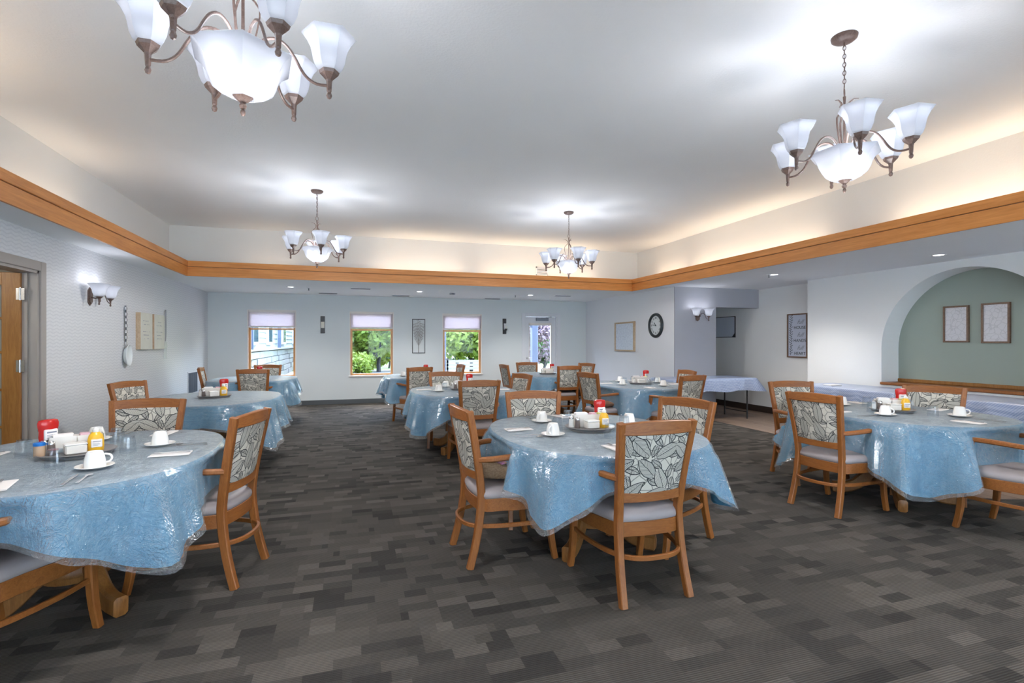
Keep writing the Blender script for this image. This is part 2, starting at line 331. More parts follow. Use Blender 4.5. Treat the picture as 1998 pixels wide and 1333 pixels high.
# ------------------------------------------------------------------ mesh helpers
class MB:
    def __init__(s): s.v = []; s.f = []; s.mi = []; s.cur = 0
    def add(s, vs, fs):
        o = len(s.v); s.v += [tuple(p) for p in vs]; s.f += [tuple(i + o for i in f) for f in fs]; s.mi += [s.cur] * len(fs); return s
    def box(s, x0, y0, z0, x1, y1, z1, bev=0.0):
        if bev <= 0:
            return s.add([(x0, y0, z0), (x1, y0, z0), (x1, y1, z0), (x0, y1, z0), (x0, y0, z1), (x1, y0, z1), (x1, y1, z1), (x0, y1, z1)],
                     [(0, 3, 2, 1), (4, 5, 6, 7), (0, 1, 5, 4), (1, 2, 6, 5), (2, 3, 7, 6), (3, 0, 4, 7)])
        b = bev; rings = []
        for z, i in ((z0, b), (z0 + b, 0), (z1 - b, 0), (z1, b)):
            q = b
            X0, X1, Y0, Y1 = x0 + i, x1 - i, y0 + i, y1 - i
            rings.append([(X0 + q, Y0, z), (X1 - q, Y0, z), (X1, Y0 + q, z), (X1, Y1 - q, z), (X1 - q, Y1, z), (X0 + q, Y1, z), (X0, Y1 - q, z), (X0, Y0 + q, z)])
        return s.rings(rings)
    def rings(s, rings, closed=True, cap0=True, cap1=True):
        n = len(rings[0]); vs = [p for r in rings for p in r]; fs = []
        for k in range(len(rings) - 1):
            for i in range(n if closed else n - 1):
                j = (i + 1) % n; fs.append((k * n + i, k * n + j, (k + 1) * n + j, (k + 1) * n + i))
        if cap0: fs.append(tuple(range(n - 1, -1, -1)))
        if cap1: fs.append(tuple((len(rings) - 1) * n + i for i in range(n)))
        return s.add(vs, fs)
    def bar(s, pts, w, h, side=None, ch=.25, caps=True, loop=False):
        """chamfered rectangular bar along pts; w across 'side', h across the third axis; w/h may be lists"""
        pts = [Vector(p) for p in pts]; n = len(pts); rings = []
        for i, p in enumerate(pts):
            a = pts[(i - 1) % n] if (loop or i > 0) else p; b = pts[(i + 1) % n] if (loop or i < n - 1) else p
            t = (b - a).normalized()
            sd = Vector(side) if side is not None else (Vector((0, 0, 1)).cross(t))
            sd = (sd - t * sd.dot(t))
            if sd.length < 1e-5: sd = Vector((1, 0, 0))
            sd.normalize(); nn = t.cross(sd).normalized()
            ww = (w[i] if isinstance(w, (list, tuple)) else w) / 2; hh = (h[i] if isinstance(h, (list, tuple)) else h) / 2
            c = ch * min(ww, hh)
            prof = [(-ww + c, -hh), (ww - c, -hh), (ww, -hh + c), (ww, hh - c), (ww - c, hh), (-ww + c, hh), (-ww, hh - c), (-ww, -hh + c)]
            rings.append([tuple(p + sd * a_ + nn * b_) for a_, b_ in prof])
        if loop: rings.append(rings[0]); return s.rings(rings, cap0=False, cap1=False)
        return s.rings(rings, cap0=caps, cap1=caps)
    def tube(s, pts, r, n=8, caps=True, loop=False):
        pts = [Vector(p) for p in pts]; N = len(pts); rings = []; ref = None
        for i, p in enumerate(pts):
            a = pts[(i - 1) % N] if (loop or i > 0) else p; b = pts[(i + 1) % N] if (loop or i < N - 1) else p
            t = (b - a).normalized()
            if ref is None: ref = Vector((0, 0, 1)) if abs(t.z) < .9 else Vector((1, 0, 0))
            u = (ref - t * ref.dot(t)).normalized(); v = t.cross(u); ref = u
            rr = r[i] if isinstance(r, (list, tuple)) else r
            rings.append([tuple(p + (u * math.cos(2 * PI * k / n) + v * math.sin(2 * PI * k / n)) * rr) for k in range(n)])
        if loop: rings.append(rings[0]); return s.rings(rings, cap0=False, cap1=False)
        return s.rings(rings, cap0=caps, cap1=caps)
    def lathe(s, prof, n=24, c=(0, 0), hexk=0.0, cap0=True, cap1=True, sides=6, rot=0.0, sx=1.0, sy=1.0):
        rings = []
        for r, z in prof:
            ring = []
            for k in range(n):
                a = 2 * PI * k / n + rot; q = 1.0
                if hexk:
                    st_ = 2 * PI / sides; aa = ((2 * PI * k / n) % st_) - st_ / 2
                    q = 1 + hexk * (math.cos(st_ / 2) / math.cos(aa) - 1)
                ring.append((c[0] + r * q * math.cos(a) * sx, c[1] + r * q * math.sin(a) * sy, z))
            rings.append(ring)
        return s.rings(rings, cap0=cap0, cap1=cap1)
    def xf(s, m, start=0):
        for i in range(start, len(s.v)): s.v[i] = tuple(m @ Vector(s.v[i]))
        return s
    def build(s, name, mat, parent=None, smooth=False, thick=0.0, kind=None):
        me = bpy.data.meshes.new(name); me.from_pydata(s.v, [], s.f)
        for m_ in (mat if isinstance(mat, (list, tuple)) else [mat]): me.materials.append(m_)
        for p, i in zip(me.polygons, s.mi): p.material_index = i
        if smooth:
            me.polygons.foreach_set('use_smooth', [True] * len(me.polygons))
            if smooth != 'all':
                try: me.set_sharp_from_angle(angle=math.radians(40))
                except Exception: pass
        me.update()
        o = bpy.data.objects.new(name, me); C.objects.link(o)
        if parent is not None: o.parent = parent
        if thick: md = o.modifiers.new('s', 'SOLIDIFY'); md.thickness = thick; md.offset = 0
        if kind: o['kind'] = kind
        return o

def smoothpath(P, n=4):
    """Catmull-Rom resample"""
    P = [Vector(p) for p in P]; out = []
    for i in range(len(P) - 1):
        p0 = P[max(i - 1, 0)]; p1 = P[i]; p2 = P[i + 1]; p3 = P[min(i + 2, len(P) - 1)]
        for k in range(n):
            u = k / n
            out.append(.5 * ((2 * p1) + (p2 - p0) * u + (2 * p0 - 5 * p1 + 4 * p2 - p3) * u * u + (3 * p1 - p0 - 3 * p2 + p3) * u ** 3))
    out.append(P[-1]); return out
def tag(o, label, cat, group=None):
    o['label'] = label; o['category'] = cat
    if group: o['group'] = group
    return o
def thing(name, label, cat, loc=(0, 0, 0), rz=0.0, group=None):
    o = bpy.data.objects.new(name, None); C.objects.link(o); o.empty_display_size = .1
    o.location = loc; o.rotation_euler = (0, 0, rz); return tag(o, label, cat, group)
def copy_tree(o, parent=None):
    c = o.copy(); C.objects.link(c)
    if parent is not None: c.parent = parent
    for ch in list(o.children): copy_tree(ch, c)
    return c
def place(o, loc, rz, label, group=None, used=set()):
    if o.name in used: o = copy_tree(o)
    used.add(o.name); o.location = loc; o.rotation_euler = (0, 0, rz); o['label'] = label
    if group: o['group'] = group
    return o
def struct(mb, name, mat, parent=None, smooth=False):
    o = mb.build(name, mat, parent, smooth)
    if parent is None: o['kind'] = 'structure'
    return o
def light(name, typ, loc, energy, color=(1, 1, 1), rot=None, size=None, size_y=None, **kw):
    l = bpy.data.lights.new(name, typ); l.energy = energy; l.color = color
    if typ == 'AREA':
        l.shape = 'RECTANGLE'; l.size = size; l.size_y = size_y or size
    elif size is not None: l.shadow_soft_size = size
    for k, v in kw.items(): setattr(l, k, v)
    o = bpy.data.objects.new(name, l); C.objects.link(o); o.location = loc
    if rot: o.rotation_euler = rot
    return o

# ------------------------------------------------------------------ room shell
XL, XR0, XR1, XR2, YF, YB = -2.87, 5.79, 7.75, 7.40, 12.0, -3.4
ZS, ZC = 2.43, 3.28
# floor slab, planks, carpet
fl = struct(MB().box(XL - .2, YB - .2, -.12, XR1 + .3, YF + .2, -.012), 'floor', M['plank_gap'])
pw, pl_ = .152, 1.22
proto = None
i = 0
xx = 4.85
while xx < XR1:
    y0 = 2.4 - (i * .47) % pl_; i += 1
    while y0 < YF:
        a, b = max(y0, 2.4), min(y0 + pl_, YF); x1 = min(xx + pw, XR1)
        ok = b - a > .05 and not (b > 6.9 and xx < XR0 + .1 and True and xx + pw < 5.9)
        if xx < 5.9 and a > 6.0: ok = False
        if ok:
            MB().box(xx + .0012, a + .0012, -.013, x1 - .0012, b - .0012, -.0025).build('plank', M['plank'], fl)
        y0 += pl_
    xx += pw
edge = [(7.4, 2.62), (6.6, 2.66), (5.9, 2.78), (5.4, 2.95), (5.08, 3.15), (4.95, 3.38), (5.0, 3.68), (5.2, 4.2), (5.52, 4.8), (5.82, 5.3), (6.0, 5.62), (6.04, 5.85), (6.04, 8.2), (5.79, 8.2)]
cp = [(XL, YB), (XR2, YB)] + edge + [(XR0, YF), (XL, YF)]
cm = MB(); n = len(cp)
cm.add([(x, y, 0) for x, y in cp] + [(x, y, -.012) for x, y in cp], [tuple(range(n))] + [(i, i + n, (i + 1) % n + n, (i + 1) % n) for i in range(n)])
cm.build('carpet', M['carpet'], fl)
em = MB(); em.bar([(x, y, .0005) for x, y in edge[:-1]], .012, .006); em.build('edge_strip', M['base_dark'], fl)

# walls
TW = .16
w = MB()     # left wall, doorway y 5.02..6.0 z..2.05
DY0, DY1, DZ = 5.00, 6.02, 2.06
w.box(XL - TW, YB, 0, XL, DY0, ZS + .1).box(XL - TW, DY1, 0, XL, YF, ZS + .1).box(XL - TW, DY0, DZ, XL, DY1, ZS + .1)
struct(w, 'wall_left', M['wallpaper'])
# far wall with openings
OP = [(-2.13, -1.165, .62, 2.08), (-.055, .915, .62, 2.075), (2.045, 3.01, .62, 2.065), (4.12, 4.99, 0.0, 2.03)]
w = MB(); xs = XL - TW
for (a, b, z0, z1) in OP:
    w.box(xs, YF, 0, a, YF + TW, ZS + .1)
    if z0 > 0: w.box(a, YF, 0, b, YF + TW, z0)
    w.box(a, YF, z1, b, YF + TW, ZS + .1); xs = b
w.box(xs, YF, 0, XR1 + .2, YF + TW, ZS + .1)
struct(w, 'wall_far', M['far'])
# right: pale block with clock, grey end face, header
w = MB().box(XR0, 8.22, 0, 6.72, YF, ZS + .05)
struct(w, 'wall_clock', M['lilac'])
w = MB().box(XR0 + .001, 8.2, 0, 6.725, 8.225, ZS).box(6.72, 8.2, 2.06, XR1, 8.34, ZS)
struct(w, 'wall_grey', M['grey'])
w = MB().box(XR1, 6.5, 0, XR1 + .15, YF + .1, ZS + .1)
struct(w, 'wall_right', M['white'])
# arch wall
AY0, AY1, AZ, LZ = 3.385, 5.475, 1.285, .795
ac, ar = (AY0 + AY1) / 2, (AY1 - AY0) / 2
w = MB(); X0, X1 = XR2, XR1
w.box(X0, AY1, 0, X1 + .15, 6.74, ZS + .1).box(X0, YB, 0, X1 + .15, AY0, ZS + .1).box(X0, AY0, 0, X1 + .15, AY1, LZ - .03)
NA = 40; arc = [(ac + ar * math.cos(PI * k / NA), AZ + ar * math.sin(PI * k / NA)) for k in range(NA + 1)]
prof = arc
for k in range(NA):
    (ya, za), (yb, zb) = arc[k], arc[k + 1]
    w.add([(X0, ya, za), (X0, yb, zb), (X0, yb, ZS + .05), (X0, ya, ZS + .05)], [(0, 1, 2, 3)])
    w.add([(X0, ya, za), (X0, yb, zb), (X1 + .02, yb, zb), (X1 + .02, ya, za)], [(0, 3, 2, 1)])
struct(w, 'wall_arch', M['white'])
w = MB().box(XR1 - .005, AY0 - .1, LZ - .03, XR1 + .1, AY1 + .1, ZS)
struct(w, 'wall_niche', M['sage'])
# ledge and chair rail in the niche
lg = MB().box(X0 - .03, AY0 - .015, LZ - .035, X0 + .03, AY1 + .005, LZ + .003, .006).box(X0 + .03, AY0 + .002, LZ - .03, XR1 - .006, AY1 - .002, LZ)
o = struct(lg, 'trim_1', M['oak_rail'])
struct(MB().box(XR1 - .03, AY0, LZ, XR1 - .004, AY1, LZ + .05, .008), 'trim_2', M['door_wood'])
# unseen rear wall; its wide windows are added to let in fill daylight
w = MB(); xs = XL - TW
ROP = [(-2.4, .1, .5, 2.2), (.8, 3.2, .5, 2.2), (3.9, 6.4, .5, 2.2)]
for (a, b, z0, z1) in ROP:
    w.box(xs, YB - TW, 0, a, YB, ZS + .1).box(a, YB - TW, 0, b, YB, z0).box(a, YB - TW, z1, b, YB, ZS + .1); xs = b
w.box(xs, YB - TW, 0, XR1 + .2, YB, ZS + .1)
struct(w, 'wall_rear', M['white'])
t = NT('daylight_diffuser'); tl = t.n('ShaderNodeBsdfTranslucent'); tl.inputs[0].default_value = (.92, .90, .86, 1)  # translucent sheets added over the rear openings to soften their daylight
M['diffuser'] = t.done(tl.outputs[0])
for k, (a, b, z0, z1) in enumerate(ROP):
    wr = struct(MB().box(a - .05, YB, z0 - .05, b + .05, YB + .02, z0).box(a - .05, YB, z1, b + .05, YB + .02, z1 + .05).box(a - .05, YB, z0, a, YB + .02, z1).box(b, YB, z0, b + .05, YB + .02, z1), 'window_%d' % (k + 4), M['cream_trim'])
    MB().add([(a, YB - .03, z0), (b, YB - .03, z0), (b, YB - .03, z1), (a, YB - .03, z1)], [(0, 1, 2, 3)]).build('daylight_diffuser', M['diffuser'], wr)

# soffit around the tray, upper tray walls and ceiling
BX0, BX1, BY0, BY1 = -2.48, 5.44, .05, 9.12
SB = .34
w = MB()
for (a, b, c, d) in ((XL - TW, YB - TW, BX0, YF + TW), (BX1, YB - TW, XR1 + .2, YF + TW), (BX0, BY1, BX1, YF + TW), (BX0, YB - TW, BX1, BY0)):
    w.box(a, b, ZS, c, d, ZS + .05)
struct(w, 'ceiling_soffit', M['soffit'])
w = MB(); u0, u1, v0, v1 = BX0 - SB, BX1 + SB, BY0 - SB, BY1 + SB + .04
w.box(u0 - .1, v0, ZS + .05, u0, v1, ZC + .05).box(u1, v0, ZS + .05, u1 + .1, v1, ZC + .05).box(u0 - .1, v1, ZS + .05, u1 + .1, v1 + .1, ZC + .05).box(u0 - .1, v0 - .1, ZS + .05, u1 + .1, v0, ZC + .05)
struct(w, 'wall_upper', M['tray'])
struct(MB().box(u0 - .1, v0 - .1, ZC, u1 + .1, v1 + .1, ZC + .1), 'ceiling', M['ceiling'])
# timber fascia: lower board and crown strip on each side
k_ = 3
for (a, b, ax) in (((BX0, BY0), (BX0, BY1), 'y'), ((BX1, BY0), (BX1, BY1), 'y'), ((BX0, BY1), (BX1, BY1), 'x'), ((BX0, BY0), (BX1, BY0), 'x')):
    sgn = {(BX0, 'y'): 1, (BX1, 'y'): -1}.get((a[0], ax), None) if ax == 'y' else (-1 if a[1] == BY1 else 1)
    bd = MB(); cr = MB()
    if ax == 'y':
        x = a[0]
        bd.box(min(x - .0, x + .024 * sgn), BY0, ZS - .014, max(x, x + .024 * sgn), BY1, 2.560)
        q = x + .036 * sgn; cr.box(min(q, x - .05 * sgn), BY0, 2.566, max(q, x - .05 * sgn), BY1, 2.655, .005)
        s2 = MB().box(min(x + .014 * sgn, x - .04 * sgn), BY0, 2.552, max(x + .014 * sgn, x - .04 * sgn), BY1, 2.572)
    else:
        y = a[1]
        bd.box(BX0, min(y, y + .024 * sgn), ZS - .014, BX1, max(y, y + .024 * sgn), 2.560)
        q = y + .036 * sgn; cr.box(BX0, min(q, y - .05 * sgn), 2.566, BX1, max(q, y - .05 * sgn), 2.655, .005)
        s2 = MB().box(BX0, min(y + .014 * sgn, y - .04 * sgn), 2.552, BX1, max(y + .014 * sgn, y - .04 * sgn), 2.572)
    mt = M['beam_' + ax]
    o = struct(bd, 'trim_%d' % k_, mt); k_ += 1
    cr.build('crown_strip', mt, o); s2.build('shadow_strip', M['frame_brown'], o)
# baseboards
bb = struct(MB().box(XL, YF - .012, 0, 4.03, YF, .1, .003).box(5.08, YF - .012, 0, XR0, YF, .1, .003), 'baseboard_far', M['base_grey'])
struct(MB().box(XL, DY1 + .1, 0, XL + .012, YF, .1, .003).box(XL, YB, 0, XL + .012, DY0 - .1, .1, .003), 'baseboard_left', M['base_grey'])
struct(MB().box(XR0 - .012, 8.2, 0, XR0, YF, .1, .003).box(XR0 - .012, 8.188, -.004, 6.735, 8.2, .12, .003), 'baseboard_clock', M['base_dark'])
struct(MB().box(XR1 - .012, 6.74, -.004, XR1, YF, .12, .003).box(XR2, 6.74, -.004, XR1, 6.752, .12, .003).box(XR2 - .012, YB, -.004, XR2, 6.752, .12, .003), 'baseboard_right', M['base_dark'])

# side room behind the left doorway
w = MB().box(XL - 2.6, 3.4, -.02, XL - TW, 7.4, 0).box(XL - 2.6, 3.4, ZS, XL - TW, 7.4, ZS + .05).box(XL - 2.7, 3.4, 0, XL - 2.6, 7.4, ZS).box(XL - 2.6, 7.4, 0, XL - TW, 7.5, ZS).box(XL - 2.6, 3.3, 0, XL - TW, 3.4, ZS)
struct(w, 'wall_side_room', M['hall'])
light('side_room_lamp', 'POINT', (XL - 1.1, 4.6, 2.2), 5, (1, .93, .85), size=.15)
# door casing and jamb
w = MB().box(XL - .004, DY0 - .09, 0, XL + .018, DY0, DZ + .09, .004).box(XL - .004, DY1, 0, XL + .018, DY1 + .09, DZ + .09, .004).box(XL - .004, DY0, DZ, XL + .018, DY1, DZ + .09, .004)
w.box(XL - TW - .01, DY1 - .025, 0, XL, DY1, DZ).box(XL - TW - .01, DY0, 0, XL, DY0 + .025, DZ).box(XL - TW - .01, DY0, DZ - .025, XL, DY1, DZ)
w.box(XL - TW + .03, DY1 - .045, 0, XL - .07, DY1 - .025, DZ)
struct(w, 'trim_7', M['taupe'])
# door leaf folded back out of the doorway (perpendicular to the wall)
d = bpy.data.objects.new('door_1', None); C.objects.link(d); d['kind'] = 'structure'
hx = XL - .11; yl = DY1 - .03
d.location = (hx, yl, 0); d.rotation_euler = (0, 0, math.radians(1))
LW, LH = .90, 2.03
MB().box(-.14, -.042, .01, 0, 0, LH, .003).build('stile', M['door_wood'], d)
MB().box(-LW, -.042, .01, -LW + .115, 0, LH, .003).build('stile', M['door_wood'], d)
rails = [(.01, .22), (LH - .12, LH - .0)]
for a, b in rails: MB().box(-LW + .113, -.040, a, -.138, -.002, b, .003).build('rail', M['door_wood'], d)
zs = [.22, .58, .93, 1.28, 1.60, LH - .12]
for k in range(1, 5): MB().box(-LW + .113, -.034, zs[k] - .012, -.138, -.008, zs[k] + .012, .003).build('muntin', M['door_wood'], d)
for k in range(5): MB().box(-LW + .112, -.024, zs[k] + .01, -.137, -.018, zs[k + 1] - .01).build('pane', M['door_glass'], d)
for zz in (.25, 1.15, 1.83):
    h = MB().box(-.03, -.046, zz - .055, -.003, -.041, zz + .055).box(.004, -.046, zz - .055, .034, -.040, zz + .055).tube([(0, -.047, zz - .06), (0, -.047, zz + .06)], .007)
    for q in (-.04, 0, .04): h.box(-.02, -.048, zz + q - .003, -.014, -.045, zz + q + .003).box(.02, -.048, zz + q - .003, .026, -.044, zz + q + .003)
    h.build('hinge', M['steel'], d)

# ------------------------------------------------------------------ windows and glass door on the far wall
for k, (a, b, z0, z1) in enumerate(OP[:3]):
    wdw = bpy.data.objects.new('window_%d' % (k + 1), None); C.objects.link(wdw); wdw['kind'] = 'structure'
    wdw.location = ((a + b) / 2, YF, z0); hw = (b - a) / 2; H = z1 - z0
    fm = MB().box(-hw - .0, -.006, -.0, -hw + .018, .12, H).box(hw - .018, -.006, 0, hw, .12, H).box(-hw, -.006, H - .018, hw, .12, H)
    fm.build('window_reveal', M['cream_trim'], wdw)
    MB().box(-hw - .02, -.03, -.02, hw + .02, .12, .012, .004).build('window_sill', M['cream_trim'], wdw)
    s = MB().box(-hw + .018, .05, .012, -hw + .062, .10, H - .018).box(hw - .062, .05, .012, hw - .018, .10, H - .018).box(-hw + .06, .05, .012, hw - .06, .10, .05).box(-hw + .06, .05, H - .06, hw - .06, .10, H - .018)
    s.box(-hw + .06, .055, H - .43, hw - .06, .095, H - .395)
    s.build('window_frame', M['win_wood'], wdw)
    MB().box(-hw + .05, .072, .04, hw - .05, .078, H - .05).build('window_pane', M['pane'], wdw)
    sh = MB().box(-hw + .022, .012, H - .35, hw - .022, .030, H - .05)
    sh.build('roller_shade', M['shade'], wdw)
    MB().box(-hw + .02, .004, H - .052, hw - .02, .045, H - .018, .004).box(-hw + .02, .006, H - .385, hw - .02, .040, H - .35, .004).build('shade_rail', M['cream_trim'], wdw)
a, b, z0, z1 = OP[3]
dr = bpy.data.objects.new('door_2', None); C.objects.link(dr); dr['kind'] = 'structure'; dr.location = (a, YF, 0)
DW = b - a
MB().box(-.085, -.015, 0, .0, 0, z1 + .085, .003).box(DW, -.015, 0, DW + .085, 0, z1 + .085, .003).box(0, -.015, z1, DW, 0, z1 + .085, .003).box(DW - .03, 0, 0, DW, .13, z1).box(0, 0, 0, .02, .13, z1).build('door_casing', M['white_trim'], dr)
gx0, gx1, gz0, gz1 = .13, DW - .17, .62, 1.86
MB().box(.022, .04, .005, gx0, .085, z1 - .01).box(gx1, .04, .005, DW - .032, .085, z1 - .01).box(gx0, .04, .005, gx1, .085, gz0).box(gx0, .04, gz1, gx1, .085, z1 - .01).build('door_leaf', M['white_trim'], dr)
MB().box(gx0 - .02, .03, gz1 - .055, gx1 + .02, .04, gz1 + .015).box(gx0 - .02, .03, gz0 - .02, gx0, .04, gz1).box(gx1, .03, gz0 - .02, gx1 + .02, .04, gz1).build('glass_bead', M['cream_trim'], dr)
MB().box(gx0, .06, gz0, gx1, .065, gz1).build('door_pane', M['pane'], dr)
MB().box(.30, -.01, 1.92, .63, .04, 2.0, .004).tube([(.55, -.005, 2.0), (.72, -.02, 2.02), (.60, .0, 2.04)], .008).build('door_closer', plain('closer_grey', (.20, .22, .26), .4), dr)
MB().lathe([(.028, -.004), (.028, .004)], 16).xf(Matrix.Translation((.065, .035, .985)) @ Matrix.Rotation(PI / 2, 4, 'X')).tube([(.065, .035, .985), (.065, -.01, .985), (.09, -.015, .985), (.17, -.015, .985)], .009).build('door_handle', M['steel'], dr)

# portals help the renderer find the windows
def portal(x, y, z, sx, sz, flip):
    o = light('window_portal', 'AREA', (x, y, z), 1, rot=(PI / 2 if flip else -PI / 2, 0, 0), size=sx, size_y=sz); o.data.cycles.is_portal = True
for (a, b, z0, z1) in OP: portal((a + b) / 2, YF + TW + .02, (z0 + z1) / 2, b - a, z1 - z0, False)
for (a, b, z0, z1) in ROP: portal((a + b) / 2, YB - TW - .02, (z0 + z1) / 2, b - a, z1 - z0, True)

# cove strip lights behind the timber fascia
WARM = (1.0, .80, .58)
def cove(x, y, L, alongx, tilt, e=1.0, nm='cove_lamp'):
    light(nm, 'AREA', (x, y, 2.60), COVE_W * L * e, WARM, rot=tilt, size=L if alongx else .06, size_y=.06 if alongx else L)
cove(BX0 - .16, 2.6, 3.6, False, (0, PI, 0), 1.0)
cove(BX0 - .16, 6.0, 1.2, False, (0, PI, 0), .5)
cove(BX1 + .16, 2.3, 3.6, False, (0, PI, 0), 1.0); cove(BX1 + .16, 6.3, 2.6, False, (0, PI, 0), .9); cove(BX1 + .16, 8.3, .9, False, (0, PI, 0), .8)
cove(1.2, BY1 + .16, 1.6, True, (PI, 0, 0), .8); cove(3.6, BY1 + .16, 2.4, True, (PI, 0, 0), .9); cove(-1.3, BY1 + .16, .8, True, (PI, 0, 0), .3)
cove(1.5, BY0 - .16, 5.0, True, (PI, 0, 0), .6)

# ------------------------------------------------------------------ chandeliers and wall lamps
SHADE = [(.036, 0), (.052, .018), (.063, .045), (.068, .075), (.074, .10), (.088, .128), (.112, .158)]
def shade_mesh(c, z0, rot, k=1.0, hexk=1.0, n=36):
    mb = MB(); pr = [(r * k, z0 + z * k) for r, z in SHADE]
    mb.lathe(pr, n, c, hexk, cap0=False, cap1=False, rot=rot); return mb
def make_chandelier():
    t = thing('chandelier', '', 'chandelier'); base = ZC
    Z = lambda z: z - base
    MB().lathe([(.0, Z(3.243)), (.03, Z(3.243)), (.055, Z(3.25)), (.07, Z(3.262)), (.074, Z(3.279))], 28).build('canopy', M['bronze'], t, True)
    z = 3.235; k = 0; first = None
    while z > 2.955:
        if first is None:
            lk = []
            for j in range(10):
                a = 2 * PI * j / 10; lk.append((.008 * math.cos(a), 0, .016 * math.sin(a)))
            first = MB().tube(lk, .0023, 5, loop=True).build('chain_link', M['bronze'], t, True); o = first
        else:
            o = first.copy(); C.objects.link(o); o.parent = t
        o.location = (0, 0, Z(z)); o.rotation_euler = (0, 0, (k % 2) * PI / 2); k += 1; z -= .026
    MB().tube([(.002, .004, Z(3.24)), (.006, -.003, Z(3.1)), (.0, .004, Z(2.94))], .0015, 5).build('cable', M['bronze'], t)
    ring = [(.018 * math.cos(2 * PI * j / 14), 0, Z(2.93) + .026 * math.sin(2 * PI * j / 14)) for j in range(14)]
    MB().tube(ring, .003, 6, loop=True).build('ring', M['bronze'], t, True)
    MB().tube([(0, 0, Z(2.905)), (0, 0, Z(2.86)), (0, 0, Z(2.6)), (0, 0, Z(2.54))], [.009, .006, .007, .012], 10).build('stem', M['bronze'], t, True)
    for j in range(3):
        a = j * 2 * PI / 3 + .5; ca, sa = math.cos(a), math.sin(a)
        P = [(.075, 2.872), (.05, 2.878), (.026, 2.862), (.012, 2.84), (.016, 2.815), (.045, 2.79), (.062, 2.765), (.062, 2.73), (.05, 2.66), (.036, 2.60), (.028, 2.545)]
        MB().bar([(r * ca, r * sa, Z(z_)) for r, z_ in P], [.004, .006] + [.009] * 9, [.003, .004] + [.006] * 9, side=(-sa, ca, 0)).build('scroll', M['bronze'], t, True)
    MB().lathe([(.045, Z(2.382)), (.09, Z(2.405)), (.128, Z(2.435)), (.146, Z(2.468)), (.155, Z(2.498)), (.172, Z(2.525)), (.205, Z(2.552))], 36, (0, 0), 1.0, False, False).build('glass_bowl', M['frost'], t, True, thick=.005)
    MB().lathe([(.0, Z(2.335)), (.012, Z(2.338)), (.016, Z(2.348)), (.010, Z(2.358)), (.014, Z(2.364)), (.022, Z(2.370)), (.045, Z(2.392)), (.05, Z(2.402)), (.02, Z(2.405))], 24, (0, 0), 1.0).build('bowl_cap', M['bronze'], t)
    MB().lathe([(.0, Z(2.305)), (.006, Z(2.309)), (.010, Z(2.318)), (.009, Z(2.328)), (.005, Z(2.336))], 12).build('finial', M['bronze'], t, True)
    MB().tube([(0, 0, Z(2.40)), (0, 0, Z(2.56))], .006, 8).build('bowl_rod', M['bronze'], t)
    for j in range(6):
        a = -PI / 2 - TH + .14 + j * PI / 3; ca, sa = math.cos(a), math.sin(a); R = .335
        P = [(.03, 2.545), (.05, 2.60), (.085, 2.640), (.13, 2.648), (.17, 2.622), (.20, 2.578), (.225, 2.532), (.25, 2.502), (.285, 2.484), (R, 2.484)]
        arm = MB().tube(smoothpath([(r * ca, r * sa, Z(z_)) for r, z_ in P], 3), .0062, 8).build('arm', M['bronze'], t, True)
        c = (R * ca, R * sa)
        MB().lathe([(.0, Z(2.425)), (.009, Z(2.43)), (.012, Z(2.442)), (.008, Z(2.455)), (.010, Z(2.460)), (.012, Z(2.50)), (.014, Z(2.508)), (.022, Z(2.516)), (.038, Z(2.532)), (.043, Z(2.545)), (.03, Z(2.549))], 24, c, 1.0, rot=a).build('cup', M['bronze'], arm)
        o = shade_mesh(c, Z(2.541), a).build('lamp_shade', M['frost'], arm, True, thick=.004)
        MB().lathe([(.0, Z(2.55)), (.016, Z(2.56)), (.026, Z(2.59)), (.024, Z(2.612)), (.0, Z(2.625))], 12, c).build('bulb', M['bulb'], arm, 'all')
    return t
chand = make_chandelier()
CHS = [((-.43, 2.335), 'large bronze chandelier cropped by the top edge above the front left table', -.35),
       ((2.93, 2.40), 'bronze chandelier with six frosted shades at right above the front tables', .55),
       ((-.42, 6.82), 'small looking bronze chandelier hanging left of the middle, above the far half', .36),
       ((3.02, 6.83), 'smallest looking bronze chandelier, in front of the grille on the upper wall', .15)]
for (x, y), lab, r in CHS:
    place(chand, (x, y, ZC), r, lab, 'chandeliers hanging from the tray ceiling')
    for j in range(6):
        a = -PI / 2 - TH + .14 + j * PI / 3 + r
        light('lamp_light', 'POINT', (x + .335 * math.cos(a), y + .335 * math.sin(a), 2.715), CH_W, (.86, .90, 1.0), size=.05)
        light('lamp_glow', 'POINT', (x + .335 * math.cos(a), y + .335 * math.sin(a), 2.60), .22, (.95, .96, 1.0), size=.02)
    light('bowl_down', 'SPOT', (x, y, 2.27), CH_DOWN, (1, .97, .95), size=.08, spot_size=math.radians(179.5), spot_blend=.12)
    light('bowl_fill', 'POINT', (x, y, 2.04), 3.0, (.97, .97, 1.0), size=.14)  # added fill point floating below the bowl to brighten the ceiling
    for j in range(3):
        a = j * 2.1; light('bowl_light', 'POINT', (x + .10 * math.cos(a), y + .10 * math.sin(a), 2.60), CH_W * .6, (.86, .90, 1.0), size=.05)
        light('bowl_glow', 'POINT', (x + .10 * math.cos(a), y + .10 * math.sin(a), 2.475), .17, (.95, .96, 1.0), size=.02)

